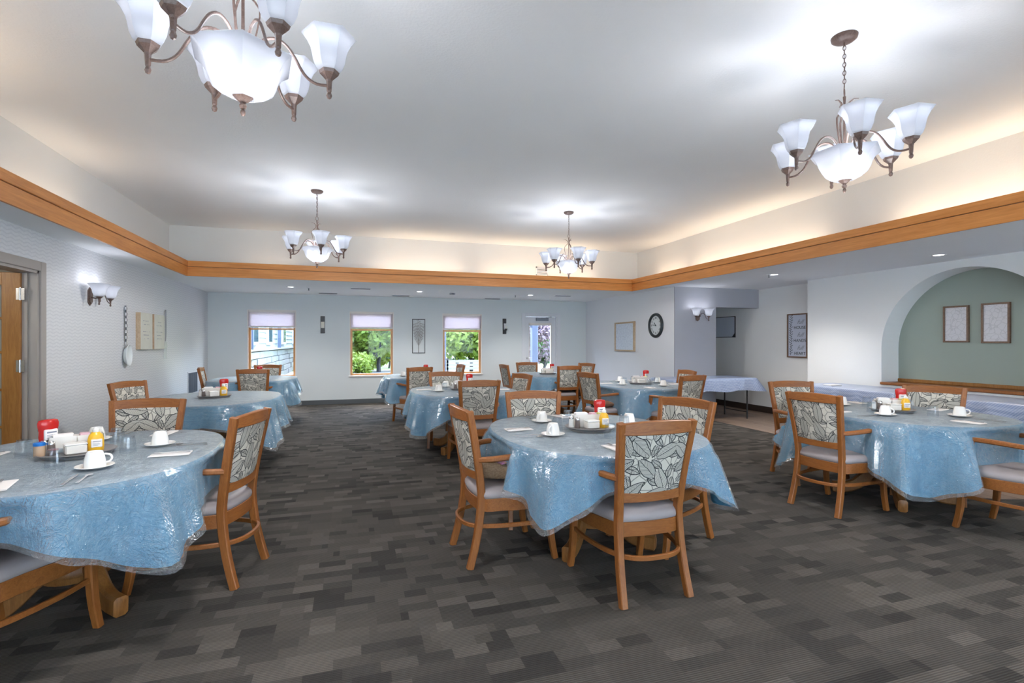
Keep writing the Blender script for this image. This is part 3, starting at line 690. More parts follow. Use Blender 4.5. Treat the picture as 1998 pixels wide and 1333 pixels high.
def make_sconce():
    t = thing('wall_sconce', '', 'wall lamp')
    mb = MB()
    for (w_, h_, y0, y1) in ((.045, .105, 0, .010), (.034, .088, .010, .022)):
        pts = [(-w_, -h_ * .65), (0, -h_), (w_, -h_ * .65), (w_, h_ * .65), (0, h_), (-w_, h_ * .65)]
        mb.rings([[(x, y0, z) for x, z in pts], [(x, y1, z) for x, z in pts]])
    mb.build('backplate', M['bronze'], t)
    MB().tube([(0, .02, -.01), (0, .06, -.02), (0, .085, -.01)], .008, 8).build('hub', M['bronze'], t, True)
    for s in (-1, 1):
        P = [(0, .07, -.01), (s * .02, .09, .035), (s * .045, .11, .045), (s * .065, .125, .02), (s * .085, .14, -.045), (s * .115, .15, -.068), (s * .14, .15, -.066)]
        arm = MB().tube(P, .005, 8).build('arm', M['bronze'], t, True)
        c = (s * .14, .15)
        MB().lathe([(.0, -.105), (.009, -.10), (.010, -.09), (.007, -.08), (.010, -.04), (.018, -.03), (.038, -.008), (.03, -.004)], 16, c).build('cup', M['bronze'], arm, True)
        shade_mesh(c, -.01, 0, .92, 0.0, 28).build('lamp_shade', M['frost'], arm, True, thick=.004)
        MB().lathe([(.0, 0), (.016, .01), (.026, .04), (.024, .062), (.0, .075)], 12, c).build('bulb', M['bulb'], arm, 'all')
    return t
sc0 = make_sconce()
for (loc, r, lab) in (((XL, 7.0, 1.90), -PI / 2, 'two-light bronze wall lamp on the chevron wallpaper beside the doorway'),
                      ((6.30, 8.2, 1.885), PI, 'two-light bronze wall lamp on the dark grey wall end')):
    place(sc0, loc, r, lab, 'two-light wall lamps')
    for s in (-1, 1):
        q = Matrix.Rotation(r, 3, 'Z') @ Vector((s * .14, .15, .10))
        light('sconce_light', 'POINT', (loc[0] + q.x, loc[1] + q.y, loc[2] + q.z + .06), CH_W * .45, (.88, .90, 1.0), size=.04)
        light('sconce_glow', 'POINT', (loc[0] + q.x, loc[1] + q.y, loc[2] + q.z - .04), .14, (.88, .90, 1.0), size=.03)

# recessed lights and small ceiling fittings
def make_down():
    t = thing('recessed_light', '', 'ceiling light')
    MB().lathe([(.055, -.004), (.075, -.006), (.082, 0), (.05, .001)], 28, cap0=False, cap1=False).build('trim_ring', M['vent_white'], t, True)
    MB().lathe([(.0, -.001), (.056, -.002)], 20, cap0=False, cap1=False).build('lens', M['lens'], t)
    return t
dn = make_down()
for (x, y, lab) in ((-1.11, 10.45, 'round recessed ceiling light above the leftmost window side'), (1.33, 10.6, 'round recessed ceiling light above the middle window side'),
                    (3.78, 10.65, 'round recessed ceiling light near the glass door'), (6.25, 6.3, 'round recessed ceiling light in front of the framed word sign'), (6.75, 4.3, 'recessed ceiling light in front of the arch')):
    place(dn, (x, y, ZS - .0005), 0, lab, 'recessed ceiling lights')
    if y > 5: light('down_spot', 'SPOT', (x, y, ZS - .02), DOWN_W * 9, (1, .98, .95), size=.05, spot_size=2.2, spot_blend=.8)
light('arch_spot', 'SPOT', (6.75, 4.3, ZS - .02), 12, (1, .80, .60), size=.04, spot_size=1.9, spot_blend=.6, rot=(0, math.radians(28), 0))
for x, y in ((-1, -1.6), (2.2, -1.6), (5.2, -1.6), (5.9, 1.2), (6.6, 9.9)): light('fill_spot', 'SPOT', (x, y, ZS - .02), DOWN_W * 7, (1, .90, .78), size=.06, spot_size=2.4, spot_blend=.8)  # unseen spots added as fill, without any ceiling fittings
def make_sprink():
    t = thing('sprinkler_head', '', 'sprinkler')
    MB().lathe([(.03, -.004), (.032, 0)], 18).build('escutcheon', M['vent_white'], t)
    MB().tube([(0, 0, 0), (0, 0, -.045)], .007, 8).lathe([(.016, -.047), (.016, -.044)], 12).build('nozzle', M['vent_dark'], t)
    return t
sp = make_sprink()
for x, y, lab in ((-.80, 10.55, 'small sprinkler head on the low ceiling above the left window'), (3.46, 10.75, 'small sprinkler head on the low ceiling left of the glass door'), (6.18, 6.33, 'dark sprinkler head hanging beside the recessed light at right')):
    place(sp, (x, y, ZS), 0, lab, 'sprinkler heads')
t = thing('smoke_detector', 'small boxy grey alarm on the low ceiling right of the middle window', 'alarm', (2.04, 10.7, ZS))
MB().box(-.055, -.04, -.035, .055, .04, 0, .005).build('housing', plain('alarm_grey', (.42, .43, .45), .5), t); MB().box(-.03, -.042, -.028, .03, -.039, -.012).build('lens_cover', M['vent_dark'], t)
def make_slot():
    t = thing('ceiling_vent', '', 'vent')
    MB().box(-.2, -.05, -.006, .2, .05, 0, .002).build('frame', M['vent_white'], t)
    for k in range(3): MB().box(-.18, -.036 + k * .028, -.012, .18, -.022 + k * .028, -.005).build('slat', M['vent_dark'], t)
    return t
vt = make_slot()
for x, y, lab in ((-.49, 11.5, 'slot ceiling vent above and right of the left window'), (1.04, 11.6, 'slot ceiling vent right above the middle window'), (3.21, 11.75, 'slot ceiling vent right of the third window'),
                  (.16, 10.34, 'pale slot vent near the timber fascia, left of centre'), (4.52, 10.55, 'pale slot vent at the right, nearest the glass door')):
    place(vt, (x, y, ZS), 0, lab, 'slot vents in the low ceiling')
def grille(name, lab, loc, rz, W, H, nsl, vertical=False, dark=True):
    t = thing(name, lab, 'vent', loc, rz)
    MB().box(-W / 2, -.008, -H / 2, W / 2, 0, -H / 2 + .02).box(-W / 2, -.008, H / 2 - .02, W / 2, 0, H / 2).box(-W / 2, -.008, -H / 2, -W / 2 + .02, 0, H / 2).box(W / 2 - .02, -.008, -H / 2, W / 2, 0, H / 2).build('frame', M['vent_white'], t)
    MB().box(-W / 2 + .02, -.002, -H / 2 + .02, W / 2 - .02, -.001, H / 2 - .02).build('backing', M['vent_dark'] if dark else M['frame_brown'], t)
    for k in range(nsl):
        if vertical:
            x = -W / 2 + .03 + (W - .06) * k / (nsl - 1); MB().box(x - .003, -.009, -H / 2 + .02, x + .003, -.002, H / 2 - .02).build('slat', plain('slat_blue', (.20, .24, .30), .5) if k == 0 else bpy.data.materials['slat_blue'], t)
        else:
            z = -H / 2 + .035 + (H - .07) * k / (nsl - 1); MB().box(-W / 2 + .02, -.010, z - .008, W / 2 - .02, -.002, z + .006).build('slat', M['vent_white'], t)
    return t
grille('wall_grille', 'white slatted air grille on the upper wall behind the right far chandelier', (3.62, v1, 2.80), 0, .26, .17, 5, dark=True)
grille('return_grille', 'tall dark air grille low on the wallpapered wall near the far corner', (XL, 10.95, .62), -PI / 2 * -1, .62, .42, 14, True)

# ------------------------------------------------------------------ chairs
def interp(tab, z):
    for (a, ya), (b, yb) in zip(tab, tab[1:]):
        if z <= b: return ya + (yb - ya) * (z - a) / (b - a)
    return tab[-1][1]
BACKY = [(0, -.285), (.12, -.252), (.25, -.225), (.40, -.208), (.50, -.212), (.70, -.242), (.955, -.292)]
BACKX = [(0, .202), (.20, .193), (.42, .186), (.56, .187), (.955, .220)]
def seat_outline(k=1.0, n=8):
    P = [(-.19, -.20), (-.225, -.08), (-.252, .06), (-.235, .235), (0, .262), (.235, .235), (.252, .06), (.225, -.08), (.19, -.20), (0, -.225)]
    pts = smoothpath([(x, y, 0) for x, y in P] + [(P[0][0], P[0][1], 0)], 4)[:-1]
    return [(p.x * k, p.y * k) for p in pts]
def make_chair(fabric):
    t = thing('dining_chair', '', 'chair')
    for s in (-1, 1):
        pts = smoothpath([(s * interp(BACKX, z), y, z) for z, y in BACKY], 3)
        MB().bar(pts, .038, [.046 - .010 * abs(p.z - .42) for p in pts], side=(1, 0, 0)).build('leg', M['oak'], t, True)
        pts = smoothpath([(s * .243, .268, 0), (s * .240, .243, .13), (s * .238, .232, .28), (s * .238, .232, .42)], 3)
        MB().bar(pts, [.034 + .018 * p.z for p in pts], [.036 + .018 * p.z for p in pts], side=(1, 0, 0)).build('leg', M['oak'], t, True)
        pts = smoothpath([(s * .203, -.228, .655), (s * .245, -.14, .664), (s * .266, -.02, .672), (s * .266, .10, .674), (s * .252, .185, .668)], 4)
        MB().bar(pts, [.030 + .016 * min(1, i / 8) for i in range(len(pts))], .032, ch=.5).build('armrest', M['oak_rail'], t, True)
        pts = smoothpath([(s * .256, .170, .66), (s * .262, .178, .60), (s * .266, .205, .50), (s * .268, .225, .41), (s * .268, .228, .335)], 3)
        MB().bar(pts, .030, .044, side=(1, 0, 0)).build('arm_post', M['oak'], t, True)
    so = seat_outline(.985)
    MB().bar([(x, y, .375) for x, y in so], .022, .078, loop=True).build('seat_frame', M['oak_rail'], t, True)
    o = seat_outline(1.0)
    rg = [[(x * k, y * k, z) for x, y in o] for k, z in ((.96, .408), (1.02, .416), (1.035, .432), (1.02, .450), (.95, .466), (.80, .476), (.45, .483), (.08, .485))]
    MB().rings(rg).build('seat', M['seat'], t, 'all')
    pts = smoothpath([(-.236, .232, .245), (-.243, .06, .245), (-.215, -.13, .245), (-.16, -.245, .245), (-.07, -.292, .245), (.07, -.292, .245), (.16, -.245, .245), (.215, -.13, .245), (.243, .06, .245), (.236, .232, .245)], 4)
    MB().bar(pts, .018, .026, ch=.4).build('stretcher', M['oak_rail'], t, True)
    def rail(z, h, th, bow, crest, nm):
        P = []; hs = []
        for k in range(9):
            u = -1 + 2 * k / 8; x = u * (interp(BACKX, z) - .012)
            P.append((x, interp(BACKY, z) - bow * (1 - u * u), z + crest * (1 - u * u) / 2)); hs.append(h + crest * (1 - u * u))
        MB().bar(P, th, hs).build(nm, M['oak_rail'], t, True)
    rail(.922, .062, .034, .028, .012, 'top_rail'); rail(.552, .055, .030, .022, 0, 'lower_rail')
    mb = MB(); nx, nz = 10, 8
    for sd in (1, -1):
        vs = []; fs = []
        for j in range(nz + 1):
            z = .575 + (.90 - .575) * j / nz
            for i in range(nx + 1):
                u = -1 + 2 * i / nx; edge_ = min(1, (1 - abs(u)) * 6) * min(1, min(j, nz - j) * 1.2)
                vs.append((u * (interp(BACKX, z) - .018), interp(BACKY, z) - .026 * (1 - u * u) + sd * (.010 + .008 * edge_), z))
        for j in range(nz):
            for i in range(nx):
                q = (j * (nx + 1) + i, j * (nx + 1) + i + 1, (j + 1) * (nx + 1) + i + 1, (j + 1) * (nx + 1) + i)
                fs.append(q if sd == -1 else q[::-1])
        mb.add(vs, fs)
    mb.build('backrest', fabric, t, 'all')
    return t
CH = {False: make_chair(M['leaf'])}
def chair(x, y, rdeg, label, blue=False):
    place(CH[False], (x, y, 0), math.radians(rdeg), label, 'oak dining chairs with leaf pattern backs')
chair(1.53, 2.61, 1, 'oak dining chair nearest the camera, its leaf print back turned to us')
chair(.95, 3.23, -86, 'oak dining chair holding a woven bag, left of the front centre table')
chair(2.07, 3.09, 108, 'oak dining chair at the right side of the front centre table, clear plastic over it')
chair(1.40, 3.76, 168, 'oak dining chair on the far side of the front centre table, facing us')
chair(-.85, 3.42, 76, 'oak dining chair at the right side of the front left table')
chair(-1.41, 4.02, 180, 'oak dining chair on the far side of the front left table, facing us')
chair(-1.485, 2.765, -19, 'oak dining chair cropped by the left edge, near side of the front left table')
chair(3.87, 3.25, -83, 'oak dining chair with leaf back at the left side of the front right table')
chair(4.38, 4.00, 163, 'oak dining chair behind the front right table, nearest the bare white wall')
chair(4.98, 3.24, 118, 'oak dining chair at the far right side of the front right table, below the arch')
chair(4.55, 2.37, 5, 'oak dining chair cropped by the right edge, near side of the front right table')
chair(1.33, 5.69, 0, 'oak dining chair with its back to us at the second centre table')
chair(1.22, 6.83, 172, 'oak dining chair on the far side of the second centre table, facing us')
chair(1.86, 6.30, 102, 'oak dining chair at the right side of the second centre table')
chair(-2.0, 6.25, -112, 'oak dining chair against the wallpapered wall, left of the second left table')
chair(3.38, 6.42, -80, 'oak dining chair with a brown cushion, left of the table by the clock wall')
chair(4.03, 5.70, 14, 'oak dining chair with its back to us at the table by the clock wall')
chair(4.50, 6.50, 84, 'oak dining chair right of the table by the clock wall, beside the folding table')
chair(3.02, 9.2, -88, 'oak dining chair seen side-on, left of the table by the glass door')
chair(3.50, 9.82, 178, 'oak dining chair directly in front of the glass door, facing us')
chair(3.68, 8.60, 2, 'oak dining chair with its back to us at the table by the glass door')
chair(4.24, 9.25, 106, 'oak dining chair right of the table by the glass door, near the far corner')
chair(1.68, 9.45, 94, 'oak dining chair below the third window, right of the far centre table')
chair(1.00, 8.90, 18, 'oak dining chair with its back to us at the far centre table')
chair(-1.47, 9.03, 0, 'oak dining chair with its back to us at the far left table')
chair(-2.09, 9.55, -84, 'oak dining chair seen side-on between the far left table and the wallpapered wall')
chair(-1.50, 10.14, 180, 'oak dining chair below the left window, facing us')

# ------------------------------------------------------------------ round tables
TA, TBB, TP = .655, .80, 2.6       # semi-axes and exponent of the oval tops
def rim(a): return 1.0 / ((abs(math.cos(a)) / TA) ** TP + (abs(math.sin(a)) / TBB) ** TP) ** (1 / TP)
def make_table(R):
    t = thing('dining_table', '', 'table')
    MB().rings([[((rim(2 * PI * k / 72) - d) * math.cos(2 * PI * k / 72), (rim(2 * PI * k / 72) - d) * math.sin(2 * PI * k / 72), z) for k in range(72)]
                for d, z in ((.012, .725), (0, .731), (0, .749), (.006, .755))]).build('tabletop', M['pedestal'], t, True)
    MB().lathe([(.30, .700), (.30, .726)], 24).build('mounting_block', M['pedestal'], t)
    MB().lathe([(.10, .115), (.15, .12), (.155, .15), (.14, .17), (.145, .30), (.135, .50), (.11, .60), (.10, .62), (.12, .64), (.12, .70)], 28).build('column', M['pedestal'], t, True)
    for k in range(4):
        a = PI / 4 + k * PI / 2; ca, sa = math.cos(a), math.sin(a)
        P = smoothpath([(.10, 0, .20), (.18, 0, .17), (.27, 0, .09), (.35, 0, .055), (.42, 0, .05), (.455, 0, .048)], 3)
        mb = MB().bar([(p.x * ca, p.x * sa, p.z) for p in P], [.065] * (len(P) - 1) + [.04], [.12 - .02 * min(1, i / 6) - .0 for i in range(len(P) - 1)] + [.06], side=(-sa, ca, 0), ch=.4)
        mb.v = [(x, y, max(z, .0)) for x, y, z in mb.v]
        mb.build('foot', M['pedestal'], t, True)
    return t
TB = make_table(0)
CHM = []
ARMS = []     # world positions of armrests, so cloths rest on them
for o in list(C.objects):
    if o.name.startswith('dining_chair'):
        m = Matrix.Translation(o.location) @ Matrix.Rotation(o.rotation_euler.z, 4, 'Z')
        CHM.append((m, m.inverted(), o.location.copy()))
        for s in (-1, 1):
            for k in range(9): p = m @ Vector((s * .256, -.02 + .03 * k, .69)); ARMS.append((p.x, p.y))
def arm_top(x, y):
    d = min((x - a) ** 2 + (y - b) ** 2 for a, b in ARMS)
    return max(0.0, min(1.0, (.105 - math.sqrt(d)) / .04))
def cloth_mesh(cx, cy, R, half, phi, seed, off, flare=1.0, foldn=(11, 17, 29), maxdrop=9):
    rnd = random.Random(seed); ph = [rnd.uniform(0, 6.28) for _ in range(6)]
    N = 168; H0 = .757 + off; vs = []; fs = []
    tr_ = [0.15, .35, .55, .7, .82, .92, 1.0]
    vs.append((0, 0, H0)); rb = .018
    for f in tr_:
        for k in range(N):
            a = 2 * PI * k / N; R = rim(a) + .004; vs.append(((R - rb * .2) * f * math.cos(a), (R - rb * .2) * f * math.sin(a), H0 + .0 - (.002 if f == 1.0 else 0)))
    K = 15
    grid = []
    for k in range(N):
        a = 2 * PI * k / N
        R = rim(a) + .004; ex = half - .68
        L = 1 / ((abs(math.cos(a - phi * .6)) / (TA + ex)) ** 8 + (abs(math.sin(a - phi * .6)) / (TBB + ex * .75)) ** 8) ** (1 / 8) - R + .01
        rc = min(1.0, max(0, (L) / .5)); L = min(L, maxdrop); L = max(L * (1 - .10 * rc), .03)
        col = []; r, z = R, H0 - .002; st_ = L / K
        for j in range(1, K + 1):
            t = j / K; l = L * t
            fold = (.5 * math.sin(foldn[0] * a + ph[0]) + .32 * math.sin(foldn[1] * a + ph[1]) + .22 * math.sin(foldn[2] * a + ph[2]))
            corner = math.cos(2 * (a - phi * .6)) ** 2; corner = (1 - corner)     # 1 at the corners
            amp = (.34 + .18 * corner) * flare
            pl_ = min(1, l / .08); f01 = min(1.0, max(0.0, .5 + .62 * fold)); dr = (.010 + (.18 + .10 * corner) * flare * l) * f01 * f01 * (3 - 2 * f01) * 1.6 * pl_ + .008
            rr = R + max(dr, -.0 + .006 + off * 1.5)
            zz = z - st_ * (1 if l > rb else .5)
            x, y = cx + rr * math.cos(a), cy + rr * math.sin(a)
            at = 0
            floor_z = .700 + off
            if at > 0 and zz < floor_z:
                # cloth lies over the armrest: it stops falling and slides outward
                nz_ = zz + (floor_z - zz) * at
                rr = rr + (floor_z - zz) * at * .30
                col.append((rr, nz_, a, zz)); z = zz; continue
            rr += off * 1.6
            col.append((rr, zz, a, zz)); z = zz
        grid.append(col)
    def clear(rr, zz, a):
        # keep the hem in front of chair backs
        for _ in range(12):
            p = Vector((cx + rr * math.cos(a), cy + rr * math.sin(a), 0)); hit = False
            for m, mi, loc in CHM:
                if (loc - p).length < .5:
                    q = mi @ p
                    if abs(q.x) < .27 and -.45 < q.y < -.195: hit = True
                    if abs(q.x) < .29 and -.45 < q.y < .21 and rr > rim(a) + .004 and zz < .72: hit = True
            if not hit: break
            rr -= .012
        return rr
    for k in range(N):
        for j in range(K):
            g = grid[k][j]; grid[k][j] = (max(clear(g[0] - off * 1.6, g[1], g[2]), rim(g[2]) - .015) + off * 1.6,) + g[1:]
    # smooth neighbours a little so folds stay cloth-like
    for it in range(1):
        g2 = [[None] * K for _ in range(N)]
        for k in range(N):
            for j in range(K):
                A, B, D = grid[k - 1][j], grid[k][j], grid[(k + 1) % N][j]
                g2[k][j] = (.25 * A[0] + .5 * B[0] + .25 * D[0], .2 * A[1] + .6 * B[1] + .2 * D[1], B[2], B[3])
        grid = g2
    for j in range(K):
        for k in range(N):
            r, z, a, _ = grid[k][j]; vs.append((r * math.cos(a), r * math.sin(a), z))
    for k in range(N): fs.append((0, 1 + k, 1 + (k + 1) % N))
    T = len(tr_) + K
    for j in range(T - 1):
        for k in range(N):
            q = (k + 1) % N; b0 = 1 + j * N; b1 = b0 + N
            fs.append((b0 + k, b1 + k, b1 + q, b0 + q))
    return MB().add(vs, fs)
TABLES = dict(
    front_left=(-1.42, 3.33, .92, -.08, 'front left table'), second_left=(-1.46, 6.38, .98, .1, 'second left table'),
    far_left=(-1.60, 9.60, .92, .2, 'far left table under the window'), front_centre=(1.59, 3.23, .90, 0.0, 'front centre table'),
    second_centre=(1.37, 6.46, .98, -.1, 'second centre table'), far_centre=(1.22, 9.50, .95, .2, 'far centre table between the windows'),
    glass_door=(3.62, 9.20, .92, 0.1, 'table by the glass door'), clock=(4.06, 6.58, 1.0, .15, 'table by the clock wall'),
    front_right=(4.56, 3.28, 1.06, .12, 'front right table'))
for i, (k, (x, y, half, phi, desc)) in enumerate(TABLES.items()):
    place(TB, (x, y, 0), phi * .0, 'oval oak pedestal table under blue cloth, the ' + desc, 'oval pedestal dining tables')
    c = cloth_mesh(x, y, .758, half, phi, 11 + i, .0).build('tablecloth', M['cloth'], None, 'all')
    c.location = (x, y, 0); tag(c, 'light blue cloth draped over the ' + desc, 'tablecloth', 'light blue tablecloths')
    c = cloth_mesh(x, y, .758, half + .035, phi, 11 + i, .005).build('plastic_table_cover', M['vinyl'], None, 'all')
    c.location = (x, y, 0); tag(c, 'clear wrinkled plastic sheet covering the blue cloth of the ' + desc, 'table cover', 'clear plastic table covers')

# ------------------------------------------------------------------ tableware
ZT = .7635
def P_saucer():
    t = thing('saucer', '', 'saucer')
    MB().lathe([(.035, 0), (.04, .002), (.06, .008), (.078, .015), (.077, .0175), (.055, .010), (.03, .005), (0.004, .005)], 28).build('dish', M['china'], t, True); return t
def P_cup():   # upside down
    t = thing('coffee_cup', '', 'cup')
    MB().lathe([(.043, 0), (.044, .003), (.0425, .03), (.038, .055), (.033, .072), (.030, .078), (.026, .078), (.025, .075), (.004, .075)], 28, cap0=False).build('body', M['china'], t, True)
    MB().tube(smoothpath([(.040, 0, .018), (.056, 0, .020), (.066, 0, .034), (.060, 0, .052), (.037, 0, .060)], 3), .0048, 8).build('handle', M['china'], t, True); return t
def P_glass():
    t = thing('drinking_glass', '', 'glass')
    mb = MB(); rings = []
    for r, z in ((.037, 0), (.0365, .03), (.034, .06), (.031, .085), (.0295, .092)):
        rings.append([((r + (.0012 if k % 2 else -.0006)) * math.cos(PI * k / 16), (r + (.0012 if k % 2 else -.0006)) * math.sin(PI * k / 16), z) for k in range(32)])
    mb.rings(rings, cap0=False); mb.build('tumbler', M['tumbler'], t)
    MB().lathe([(.029, .080), (.029, .0905)], 24).build('base', M['tumbler'], t); return t
def P_napkin():
    t = MB().box(-.05, -.095, 0, .05, .095, .003, .001).box(-.048, -.093, .003, .05, .09, .0055, .001).build('paper_napkin', M['napkin']); return tag(t, '', 'napkin')
def P_fork():
    mb = MB().bar([(0, -.09, .003), (0, -.03, .004), (0, .02, .007), (0, .045, .004)], [.012, .008, .005, .018], .0022)
    for k in range(4): mb.bar([(-.0075 + .005 * k, .045, .004), (-.0075 + .005 * k, .09, .006)], .0026, .002)
    return tag(mb.build('fork', M['steel']), '', 'fork')
def P_knife():
    return tag(MB().bar([(0, -.10, .003), (0, -.02, .004), (0, 0, .004), (.002, .07, .003), (.004, .105, .003)], [.013, .010, .012, .016, .004], .0025).build('knife', M['steel']), '', 'knife')
def P_spoon():
    mb = MB().bar([(0, -.085, .003), (0, .03, .006), (0, .045, .005)], [.011, .006, .008], .0022)
    mb.lathe([(.002, .001), (.012, .0015), (.015, .004), (.0135, .004), (.003, .0025)], 14, (0, .062), sy=1.5)
    return tag(mb.build('spoon', M['steel']), '', 'spoon')
def P_tray():
    t = thing('serving_tray', '', 'tray')
    MB().lathe([(.15, .0), (.155, .012), (.165, .016), (.175, .024), (.17, .026), (.15, .018), (.01, .018)], 36).build('dish', M['tray_m'], t, True)
    return t
def P_caddy():
    t = thing('sugar_caddy', '', 'caddy')
    w_, d_, h_ = .115, .033, .085
    MB().box(-w_, -d_, 0, w_, d_, .004).box(-w_, -d_, 0, w_, -d_ + .004, h_).box(-w_, d_ - .004, 0, w_, d_, h_).box(-w_, -d_, 0, -w_ + .004, d_, h_).box(w_ - .004, -d_, 0, w_, d_, h_).box(-.003, -d_, 0, .003, d_, h_ - .01).build('holder', M['caddy'], t)
    MB().box(-.10, -.024, .01, -.012, .024, .098, .004).build('packets', M['napkin'], t)
    MB().box(.012, -.024, .01, .055, .024, .094, .003).build('packets', M['packet'], t)
    MB().box(.06, -.024, .01, .10, .024, .092, .003).build('packets', M['packet_y'], t)
    return t
def P_creamer():
    t = thing('creamer_bowl', '', 'bowl')
    MB().box(-.045, -.035, 0, .045, .035, .048, .006).build('bowl', M['caddy'], t)
    MB().box(-.047, -.037, .046, .047, .037, .056, .004).build('rim', M['china'], t); return t
def P_ketchup():
    t = thing('ketchup_bottle', '', 'bottle')
    pr = [(.020, 0), (.022, .004), (.022, .020), (.017, .024)]
    MB().lathe(pr, 20).build('cap', M['china'], t, True)
    MB().lathe([(.016, .022), (.026, .034), (.031, .055), (.034, .085), (.033, .115), (.037, .140), (.038, .160), (.034, .174), (.024, .179), (.004, .179)], 28, sx=1.25, sy=.78).build('body', M['red'], t, True)
    MB().box(-.030, -.0300, .060, .030, .0300, .128, .004).build('front_label', M['napkin'], t)
    MB().box(-.022, -.0306, .108, .022, .0306, .116).box(-.022, -.0306, .096, .016, .0306, .099).box(-.022, -.0306, .088, .020, .0306, .091).box(-.022, -.0306, .080, .012, .0306, .083).box(-.022, -.0306, .072, .018, .0306, .075).build('print', M['ink_grey'], t); return t
def P_mustard():
    t = thing('mustard_bottle', '', 'bottle')
    MB().lathe([(.028, 0), (.031, .004), (.032, .03), (.031, .065), (.026, .088), (.016, .100), (.014, .104)], 28, sx=1.15, sy=.8).build('body', M['yellow'], t, True)
    MB().lathe([(.015, .103), (.0155, .116), (.010, .121), (.006, .13), (.002, .131)], 18).build('cap', M['china'], t, True)
    MB().box(-.024, -.0268, .022, .024, .0268, .066, .003).build('front_label', M['napkin'], t)
    MB().box(-.018, -.0273, .052, .018, .0273, .056).box(-.018, -.0273, .044, .010, .0273, .046).box(-.018, -.0273, .038, .014, .0273, .040).box(-.018, -.0273, .032, .006, .0273, .034).build('print', M['ink_grey'], t); return t
def P_shaker(mat):
    t = thing('shaker', '', 'shaker')
    MB().lathe([(.019, 0), (.020, .003), (.017, .04), (.0165, .058)], 16).build('jar', mat, t, True)
    MB().lathe([(.0175, .056), (.0175, .066), (.012, .074), (.003, .076)], 16).build('cap', M['steel'], t, True); return t
def P_picks():
    t = thing('toothpick_jar', '', 'jar')
    MB().lathe([(.022, 0), (.024, .004), (.024, .055)], 18).build('jar', M['pick'], t, True)
    MB().lathe([(.026, .055), (.026, .068), (.022, .072)], 20).build('lid', M['blue_lid'], t, True); return t
PR = dict(saucer=P_saucer(), cup=P_cup(), glass=P_glass(), napkin=P_napkin(), fork=P_fork(), knife=P_knife(), spoon=P_spoon(), tray=P_tray(), caddy=P_caddy(),
          creamer=P_creamer(), ketchup=P_ketchup(), mustard=P_mustard(), salt=P_shaker(M['china']), pepper=P_shaker(M['salt']), picks=P_picks())
GRP = dict(saucer='white saucers on the tables', cup='upside-down white coffee cups', glass='clear ribbed tumblers on the tables', napkin='folded paper napkins', fork='forks on the napkins',
           knife='table knives', spoon='teaspoons', tray='round grey condiment trays', caddy='sugar packet caddies', creamer='small cream tubs', ketchup='red ketchup bottles', mustard='yellow mustard bottles', salt='salt shakers', pepper='pepper shakers', picks='toothpick jars')
def put(k, x, y, z, rz, label): place(PR[k], (x, y, z), rz, label, GRP[k])
SEATS = {'near': 0, 'right': 90, 'far': 180, 'left': 270}     # seat position seen from the camera; angle turns the layout
def setting(T, seat, jit=0.0, full=True):
    x, y, half, phi, desc = TABLES[T]; a = math.radians(SEATS[seat] + jit); m = Matrix.Rotation(a, 3, 'Z')
    sh = (TBB if seat in ('near', 'far') else TA) - .755
    def q(lx, ly): v = m @ Vector((lx, ly - sh * (1 if ly < -.5 else .6), 0)); return x + v.x, y + v.y
    d = 'at the %s seat of the %s' % (seat, desc)
    px_, py_ = q(.15, -.40); put('saucer', px_, py_, ZT, a, 'white saucer ' + d); put('cup', px_, py_, ZT + .0055, a + random.uniform(-1, 1.5), 'upturned white cup ' + d)
    px_, py_ = q(-.02, -.30); put('glass', px_, py_, ZT, a, 'clear upturned tumbler ' + d)
    if full:
        px_, py_ = q(-.14, -.58); put('napkin', px_, py_, ZT, a + .05, 'folded white napkin ' + d)
        put('fork', px_ + .0, py_, ZT + .006, a + .12, 'fork on a napkin ' + d)
        px_, py_ = q(.10, -.60); put('knife', px_, py_, ZT + .0005, a - .06, 'table knife ' + d)
        px_, py_ = q(.15, -.60); put('spoon', px_, py_, ZT + .0005, a - .1, 'teaspoon beside the knife ' + d)
def centre(T, rz, full=True, my=True, dx=0.0, dy=0.0):
    x, y, half, phi, desc = TABLES[T]; x += dx; y += dy; m = Matrix.Rotation(rz, 3, 'Z'); zt = ZT + .0185
    def q(lx, ly): v = m @ Vector((lx, ly, 0)); return x + v.x, y + v.y
    on = 'on the condiment tray of the ' + desc
    put('tray', x, y, ZT, 0, 'round grey condiment tray in the middle of the ' + desc)
    a, b = q(.0, .035); put('caddy', a, b, zt, rz, 'cream sugar caddy ' + on)
    a, b = q(-.01, -.06) ; put('creamer', a, b, zt, rz + .1, 'small cream tub ' + on)
    a, b = q(.10, .075) if T != 'front_left' else q(-.115, .06)
    put('ketchup', a, b, zt, rz + (.25 if T != 'front_left' else .5), 'red ketchup bottle ' + on)
    if my:
        a, b = q(.085, -.045) if T != 'front_left' else q(.075, -.05)
        put('mustard', a, b, zt, rz + .1, 'yellow mustard bottle ' + on)
    a, b = q(-.105, -.035); put('pepper' if full else 'salt', a, b, zt, 0, ('dark pepper shaker ' if full else 'white salt shaker ') + on)
    if full:
        a, b = q(-.13, .02); put('salt', a, b, zt, 0, 'white salt shaker ' + on)
centre('front_centre', -.1); centre('front_left', .45); centre('front_right', -.55); centre('second_left', .3); centre('second_centre', 0)
centre('clock', -.3, False, False); centre('far_left', .3, False, False); centre('far_centre', 0, False, False); centre('glass_door', -.2, False, False)
x, y, *_ = TABLES['front_left']; put('picks', x - .125, y - .085, ZT + .0185, 0, 'blue lidded toothpick jar on the condiment tray of the front left table')
for s_, j in (('near', 0), ('right', -10), ('far', 8), ('left', 0)): setting('front_centre', s_, j)
for s_, j in (('near', 12), ('right', 0), ('far', -8), ('left', 0)): setting('front_left', s_, j)
